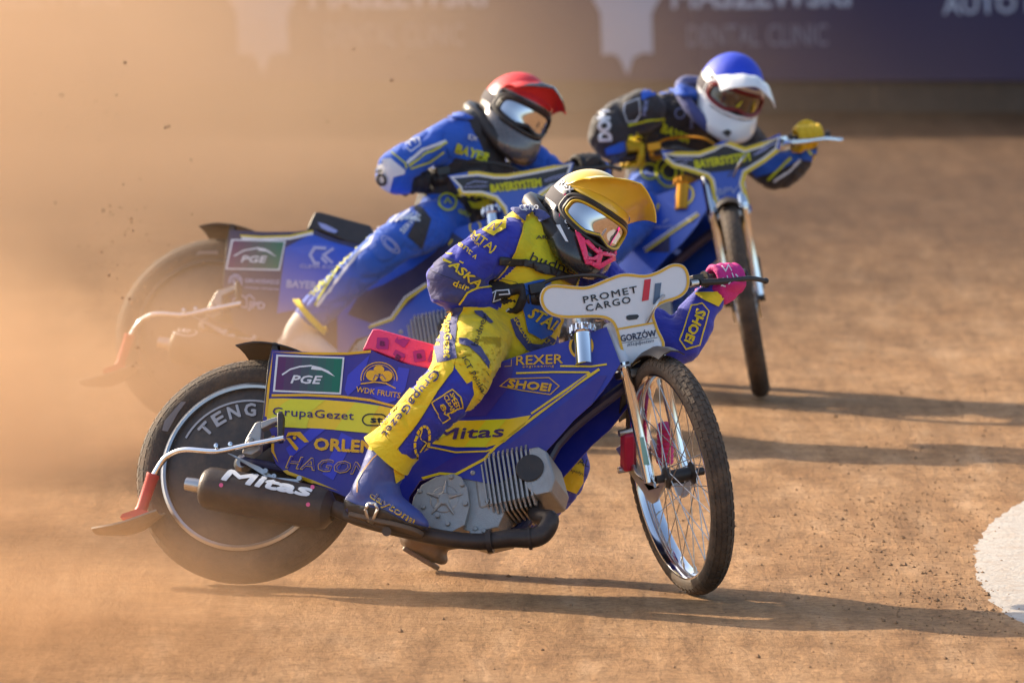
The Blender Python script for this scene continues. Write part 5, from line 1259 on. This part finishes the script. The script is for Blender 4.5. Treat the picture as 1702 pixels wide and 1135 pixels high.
GG('sign_lettering', WHT, text('PGE', *cE((882, 388), (1040, 392)), 11, .035, .25) + stroke(cE((840, 352), (900, 318), (990, 302)), 2.2) + poly(cE((990, 300), (985, 318), (1040, 325), (1100, 360), (1060, 325), (1030, 308))), s2, .003, 40)
sh = stroke(cE((1400, 305), (1330, 300), (1302, 345), (1330, 395), (1360, 395)), 5) + stroke(cE((1445, 305), (1385, 345), (1440, 395)), 4.5) + stroke(cE((1370, 360), (1405, 395)), 4.5) + text('CLIMA KOMFORT', *cE((1240, 422), (1580, 435)), 6, .02)
sh += text('BAYER', *cE((1160, 540), (1340, 552)), 12.5, .05) + text('GRUDZIĄDZ', *cE((905, 512), (1115, 522)), 6.5, .03) + text('miasto otwarte', *cE((905, 548), (1110, 560)), 4.5, .01)
sh += stroke(arc(cE((848, 510))[0], 10.5, 0, 190, 12, 12), 2.2) + stroke(arc(cE((848, 510))[0], 6.5, 0, 190, 10, 8), 1.6) + stroke(cE((885, 512), (880, 552)), 2) + stroke(cE((820, 550), (880, 552)), 2) + text('L', *cE((838, 525), (862, 526)), 8, .04)
sh += stroke(cE((865, 660), (830, 655), (835, 615), (880, 585), (915, 612), (918, 665), (880, 660), (882, 625)), 2.2) + stroke(cE((905, 605), (935, 588), (965, 615)), 2.2) + text('JPD', *cE((925, 668), (1025, 675)), 12, .04)
GG('sponsor_lettering', mat('pale_violet_print', (.42, .42, .62), .5), sh, s2, .0024, 40)
GG('tank_border', YB, stroke(cK((700, 830), (860, 775), (960, 640), (1095, 545), (1300, 420)), 3.6), t2, .0022, 40)
GG('tank_border', WHT, stroke(cK((710, 815), (850, 762), (945, 625), (1090, 530)), 2.6), t2, .0018, 40)
GG('tank_flash_print', NAVY, poly(cK((640, 600), (800, 540), (1000, 430), (1150, 320), (1250, 180), (1330, 130), (1360, 250), (1180, 420), (1000, 640), (860, 760), (720, 800), (560, 740))), t2, .0012, 40)
GG('tank_lettering', YB, stroke(cF((590, 1090), (610, 1060)), 3) + stroke(circle(cF((745, 985))[0], 9, 16, 10), 3, True), t2, .0022, 40)
pb = cF((620, 700), (720, 690), (800, 688), (870, 698), (960, 690), (1100, 665), (1295, 628), (1268, 722), (1180, 742), (900, 770), (680, 782), (660, 770))
GG('plate_ground', BLK, poly(pb), q2, .0012, 60)
GG('white_border', WHT, stroke(inset(pl2, 6.4), 3.4, True), q2, .0016, 60)
GG('yellow_border', YB, stroke(inset(pl2, 2.5), 4.6, True), q2, .002, 60)
GG('plate_lettering', LIMC, text('BAYERSYSTEM', *cF((838, 782), (1132, 746)), 14, .05), q2, .0024, 60)
GG('plate_lettering', PALE, stroke(cF((690, 735), (740, 715), (815, 722)), 1.5) + text('EUROPEJSKI', *cF((680, 757), (815, 750)), 4, .02) + stroke(cF((1150, 712), (1200, 690), (1275, 672)), 1.5) + text('EUROPEJSKI', *cF((1160, 722), (1280, 690)), 4, .02), q2, .0024, 60)
GG('silencer_oval', WHT, stroke(circle(cE((535, 806))[0], 21, 22, 8, .15), 1.8, True) + text('LRP', *cE((500, 812), (572, 822)), 6, .03), [bike2['silencer']], .002, 8)
GG('seat_emblem', PALE, poly(cE((1348, 145), (1400, 160), (1472, 198), (1455, 212), (1410, 200), (1370, 180))), [bike2['seat']], .002, 12)
GG('tyre_mark', MATS['grey_tyre_print'], poly(cE((605, 345), (625, 322), (740, 318), (745, 340), (650, 338))), [bike2['rear_wheel']], .003, 8)
# blue helmet rider's suit and bike
b3 = [p3['body']]
GG('shoulder_blue', FROY, poly(cG((395, 300), (440, 265), (530, 258), (690, 300), (690, 340), (560, 300), (440, 320), (400, 340))), b3, .004)
GG('collar_flap', FROY, poly(cG((550, 262), (620, 265), (695, 300), (690, 330), (600, 318), (545, 290))), b3 + [p3['brace']], .008, 8, .005)
GG('sleeve_white', WPC, text('DOM', *cG((238, 545), (228, 392)), 20, .06) + stroke(cG((310, 360), (385, 330), (390, 410), (370, 445), (320, 450), (305, 400)), 1.5, True), b3, .004)
GG('chest_lime', LIMC, text('BAYER', *cG((500, 500), (640, 560)), 14, .05) + stroke(cG((325, 470), (420, 445), (515, 435), (510, 460)), 3) + text('BA', *cG((340, 555), (400, 530)), 12, .06) + stroke(circle(cG((440, 710))[0], 14, 16), 3, True) + stroke(circle(cG((540, 710))[0], 22, 18, 26), 3.5, True) + stroke(circle(cG((540, 710))[0], 12, 14, 14), 3.5, True) + text('STAL', *cG((440, 640), (500, 650)), 10, .05), b3, .004)
GG('chest_marks', PALE, stroke(circle(cG((600, 405))[0], 8, 12), 1.6, True) + text('MEX', *cG((420, 415), (432, 340)), 6, .03) + text('INEA', *cG((668, 480), (672, 410)), 6, .03), b3, .004)
GG('left_sleeve', LIMC, stroke(cG((1180, 640), (1130, 690), (1060, 755)), 4) + stroke(cG((1270, 600), (1300, 640)), 5), b3, .004)
GG('left_sleeve', WPC, stroke(cG((1230, 650), (1170, 710), (1090, 762)), 4), b3, .004)
GG('left_sleeve_blue', FROY, poly(cG((1100, 620), (1200, 600), (1240, 640), (1130, 700), (1000, 740), (960, 700))) + poly(cG((1220, 590), (1330, 600), (1300, 660), (1240, 650))), b3, .0025)
GG('cuff_blue', FROY, poly(cG((205, 590), (280, 555), (350, 545), (370, 580), (280, 610), (215, 620))), b3, .004)['kind'] = 'stuff'
s3, t3, q3 = [bike3['side']], [bike3['tank']], [bike3['plate']]
GG('plate_ground', BLK, poly(cG((525, 615), (700, 622), (770, 600), (830, 566), (860, 570), (940, 602), (1020, 578), (1110, 530), (1108, 590), (1050, 640), (970, 680), (900, 700), (760, 715), (640, 695), (560, 670), (535, 645))), q3, .0012, 60)
GG('white_border', WHT, stroke(inset(pl3, 7.2), 2.8, True), q3, .0016, 60)
GG('yellow_border', YB, stroke(inset(pl3, 3.0), 5.6, True), q3, .002, 60)
GG('plate_lettering', LIMC, text('BAYERSYSTEM', *cG((682, 695), (968, 652)), 14, .05), q3, .0024, 60)
GG('plate_lettering', PALE, text('BPV', *cG((785, 838), (910, 822)), 12, .03, .2) + stroke(cG((555, 655), (600, 645), (668, 648)), 2) + stroke(cG((600, 668), (640, 660)), 1.5) + stroke(cG((985, 625), (1040, 590), (1105, 560)), 2) + stroke(cG((1000, 620), (1060, 590)), 1.5), q3, .0024, 60)
GG('plate_mark', NAVY, stroke(cG((850, 738), (905, 665)), 1.8), q3, .0024, 60)
GG('tank_border', YB, stroke(cG((420, 1130), (560, 1030), (700, 935), (755, 850)), 3.6), t3, .0022, 40)
GG('tank_border', WHT, stroke(cG((410, 1115), (550, 1018), (690, 925), (745, 845)), 2.2), t3, .0018, 40)
GG('tank_flash_print', NAVY, poly(cG((420, 1130), (560, 1030), (700, 935), (755, 850), (790, 900), (790, 1000), (600, 1135))), t3, .0012, 40)['kind'] = 'stuff'
GG('filler_ring', YB, stroke(circle(cG((625, 835))[0], 14, 20, 17, .4), 3.4, True), t3, .002, 40)
GG('tank_lettering', PALE, text('PRZEDSIEBIORSTWO', *cG((415, 1012), (580, 1005)), 5, .02) + stroke(cG((510, 980), (540, 960)), 3), t3, .0022, 40)
GG('tank_dash', YB, stroke(cG((452, 975), (490, 880)), 4.5), t3, .0022, 40)
h3 = p3['helmet']
GG('chin_vent', BPL, poly(cG((818, 505), (850, 488), (872, 505), (850, 530))), [h3], .002, 6)
GG('nose_guard', HWHT, poly(cG((838, 410), (870, 392), (905, 408), (912, 440), (880, 440), (850, 428))), [o for o in h3.children if o.name.startswith('goggle_lens')], .004, 6, .003)
GG('lens_glint', LIMC, poly(cG((870, 390), (930, 335), (900, 385))), [o for o in h3.children if o.name.startswith('goggle_lens')], .002, 6)
# ------------------------------------------------------------------ dust thrown up by the rear wheels
def dust_mat(name, dens, nscale, lo, hi, seed, stretch=(1, 1, 1), col=(.82, .585, .39)):
    m = bpy.data.materials.new(name); m.use_nodes = True; t = m.node_tree; L = t.links.new
    t.nodes.remove(t.nodes['Principled BSDF']); out = t.nodes['Material Output']
    v = t.nodes.new('ShaderNodeVolumePrincipled'); v.inputs['Color'].default_value = (*col, 1); v.inputs['Anisotropy'].default_value = -.05
    tc = t.nodes.new('ShaderNodeTexCoord'); ge = t.nodes.new('ShaderNodeNewGeometry')
    ln = t.nodes.new('ShaderNodeVectorMath'); ln.operation = 'LENGTH'; L(tc.outputs['Object'], ln.inputs[0])
    fall = t.nodes.new('ShaderNodeMapRange'); fall.interpolation_type = 'SMOOTHSTEP'; fall.inputs[1].default_value = 1.0; fall.inputs[2].default_value = .15; fall.inputs[3].default_value = 0; fall.inputs[4].default_value = 1
    L(ln.outputs['Value'], fall.inputs[0])
    mp = t.nodes.new('ShaderNodeMapping'); mp.inputs['Scale'].default_value = stretch; mp.inputs['Location'].default_value = (seed, seed * 2.3, 0); L(ge.outputs['Position'], mp.inputs[0])
    n = t.nodes.new('ShaderNodeTexNoise'); n.inputs['Scale'].default_value = nscale; n.inputs['Detail'].default_value = 3; n.inputs['Roughness'].default_value = .55; n.inputs['Distortion'].default_value = .6
    L(mp.outputs[0], n.inputs['Vector'])
    r = t.nodes.new('ShaderNodeMapRange'); r.inputs[1].default_value = lo; r.inputs[2].default_value = hi; r.inputs[3].default_value = .12; r.inputs[4].default_value = 1; L(n.outputs[0], r.inputs[0])
    a = t.nodes.new('ShaderNodeMath'); a.operation = 'MULTIPLY'; L(fall.outputs[0], a.inputs[0]); L(r.outputs[0], a.inputs[1])
    b = t.nodes.new('ShaderNodeMath'); b.operation = 'MULTIPLY'; L(a.outputs[0], b.inputs[0]); b.inputs[1].default_value = dens
    L(b.outputs[0], v.inputs['Density']); L(v.outputs[0], out.inputs['Volume'])
    return m
def dust(c, r, dens, label, nscale=.8, lo=.36, hi=.62, seed=0, rot=0, stretch=(1, 1, 1), col=(.80, .56, .36)):
    bm = bmesh.new(); bmesh.ops.create_icosphere(bm, subdivisions=3, radius=1); me = bpy.data.meshes.new('dust_cloud'); bm.to_mesh(me); bm.free()
    o = bpy.data.objects.new('dust_cloud', me); COL.objects.link(o); o.location = c; o.scale = r; o.rotation_euler = (0, 0, rot)
    me.materials.append(dust_mat('dust', dens, nscale, lo, hi, seed, stretch, col)); tag(o, label, None, 'stuff', 'dust clouds thrown up by the wheels'); return o
dust((-3.6, 38.5, .35), (4.8, 7.2, 2.6), .52, 'thick tan dust cloud filling the air behind the bikes at the left', .55, .34, .60, 3)
dust((-1.75, 28.75, .02), (1.85, 1.25, .95), 2.6, 'low dust plume boiling round the rear wheel of the middle motorcycle', 1.3, .36, .62, 8, col=(.76, .51, .31))
dust((-2.05, 26.9, .22), (1.15, 1.2, .80), 1.7, 'tan dust hanging between the nearest and the middle motorcycle at the left', .9, .34, .62, 23, col=(.76, .51, .31))
dust((-1.35, 24.3, -.12), (1.6, 1.3, .60), 1.25, 'low dust plume at the rear wheel of the nearest motorcycle', 1.6, .38, .62, 12, col=(.70, .44, .25))
dust((-1.6, 22.9, -.05), (1.9, 1.2, .55), .95, 'soft dust drifting low over the dirt in front of the nearest motorcycle', 1.0, .34, .62, 17, col=(.56, .33, .17))
dust((.3, 41.0, .1), (3.4, 5.0, 1.5), .016, 'thin veil of dust drifting across the far side of the track', .7, .34, .62, 5)
dust((-1.2, 42.0, .3), (3.4, 4.0, 1.7), .11, 'thinning dust drifting over the middle of the back straight', .7, .34, .62, 31)
# clods flung from the tyres
mb = MB()
for k in range(330):
    if k < 250: q = (random.gauss(215, 42), random.gauss(480, 80)); Y = random.uniform(28.5, 30.5)
    else: q = (random.uniform(20, 700), random.uniform(30, 420)); Y = random.uniform(29, 34)
    rr = ray(q); p = CAM + rr * (Y / rr.y)
    if p.z < .03: continue
    clod(mb, p, min(.010, .0015 + random.expovariate(1 / .0017)))
fd = mb.build('flying_dirt', MATS['dirt_clod'], None); tag(fd, 'small clods of dirt flung into the air behind the motorcycles', None, 'stuff')
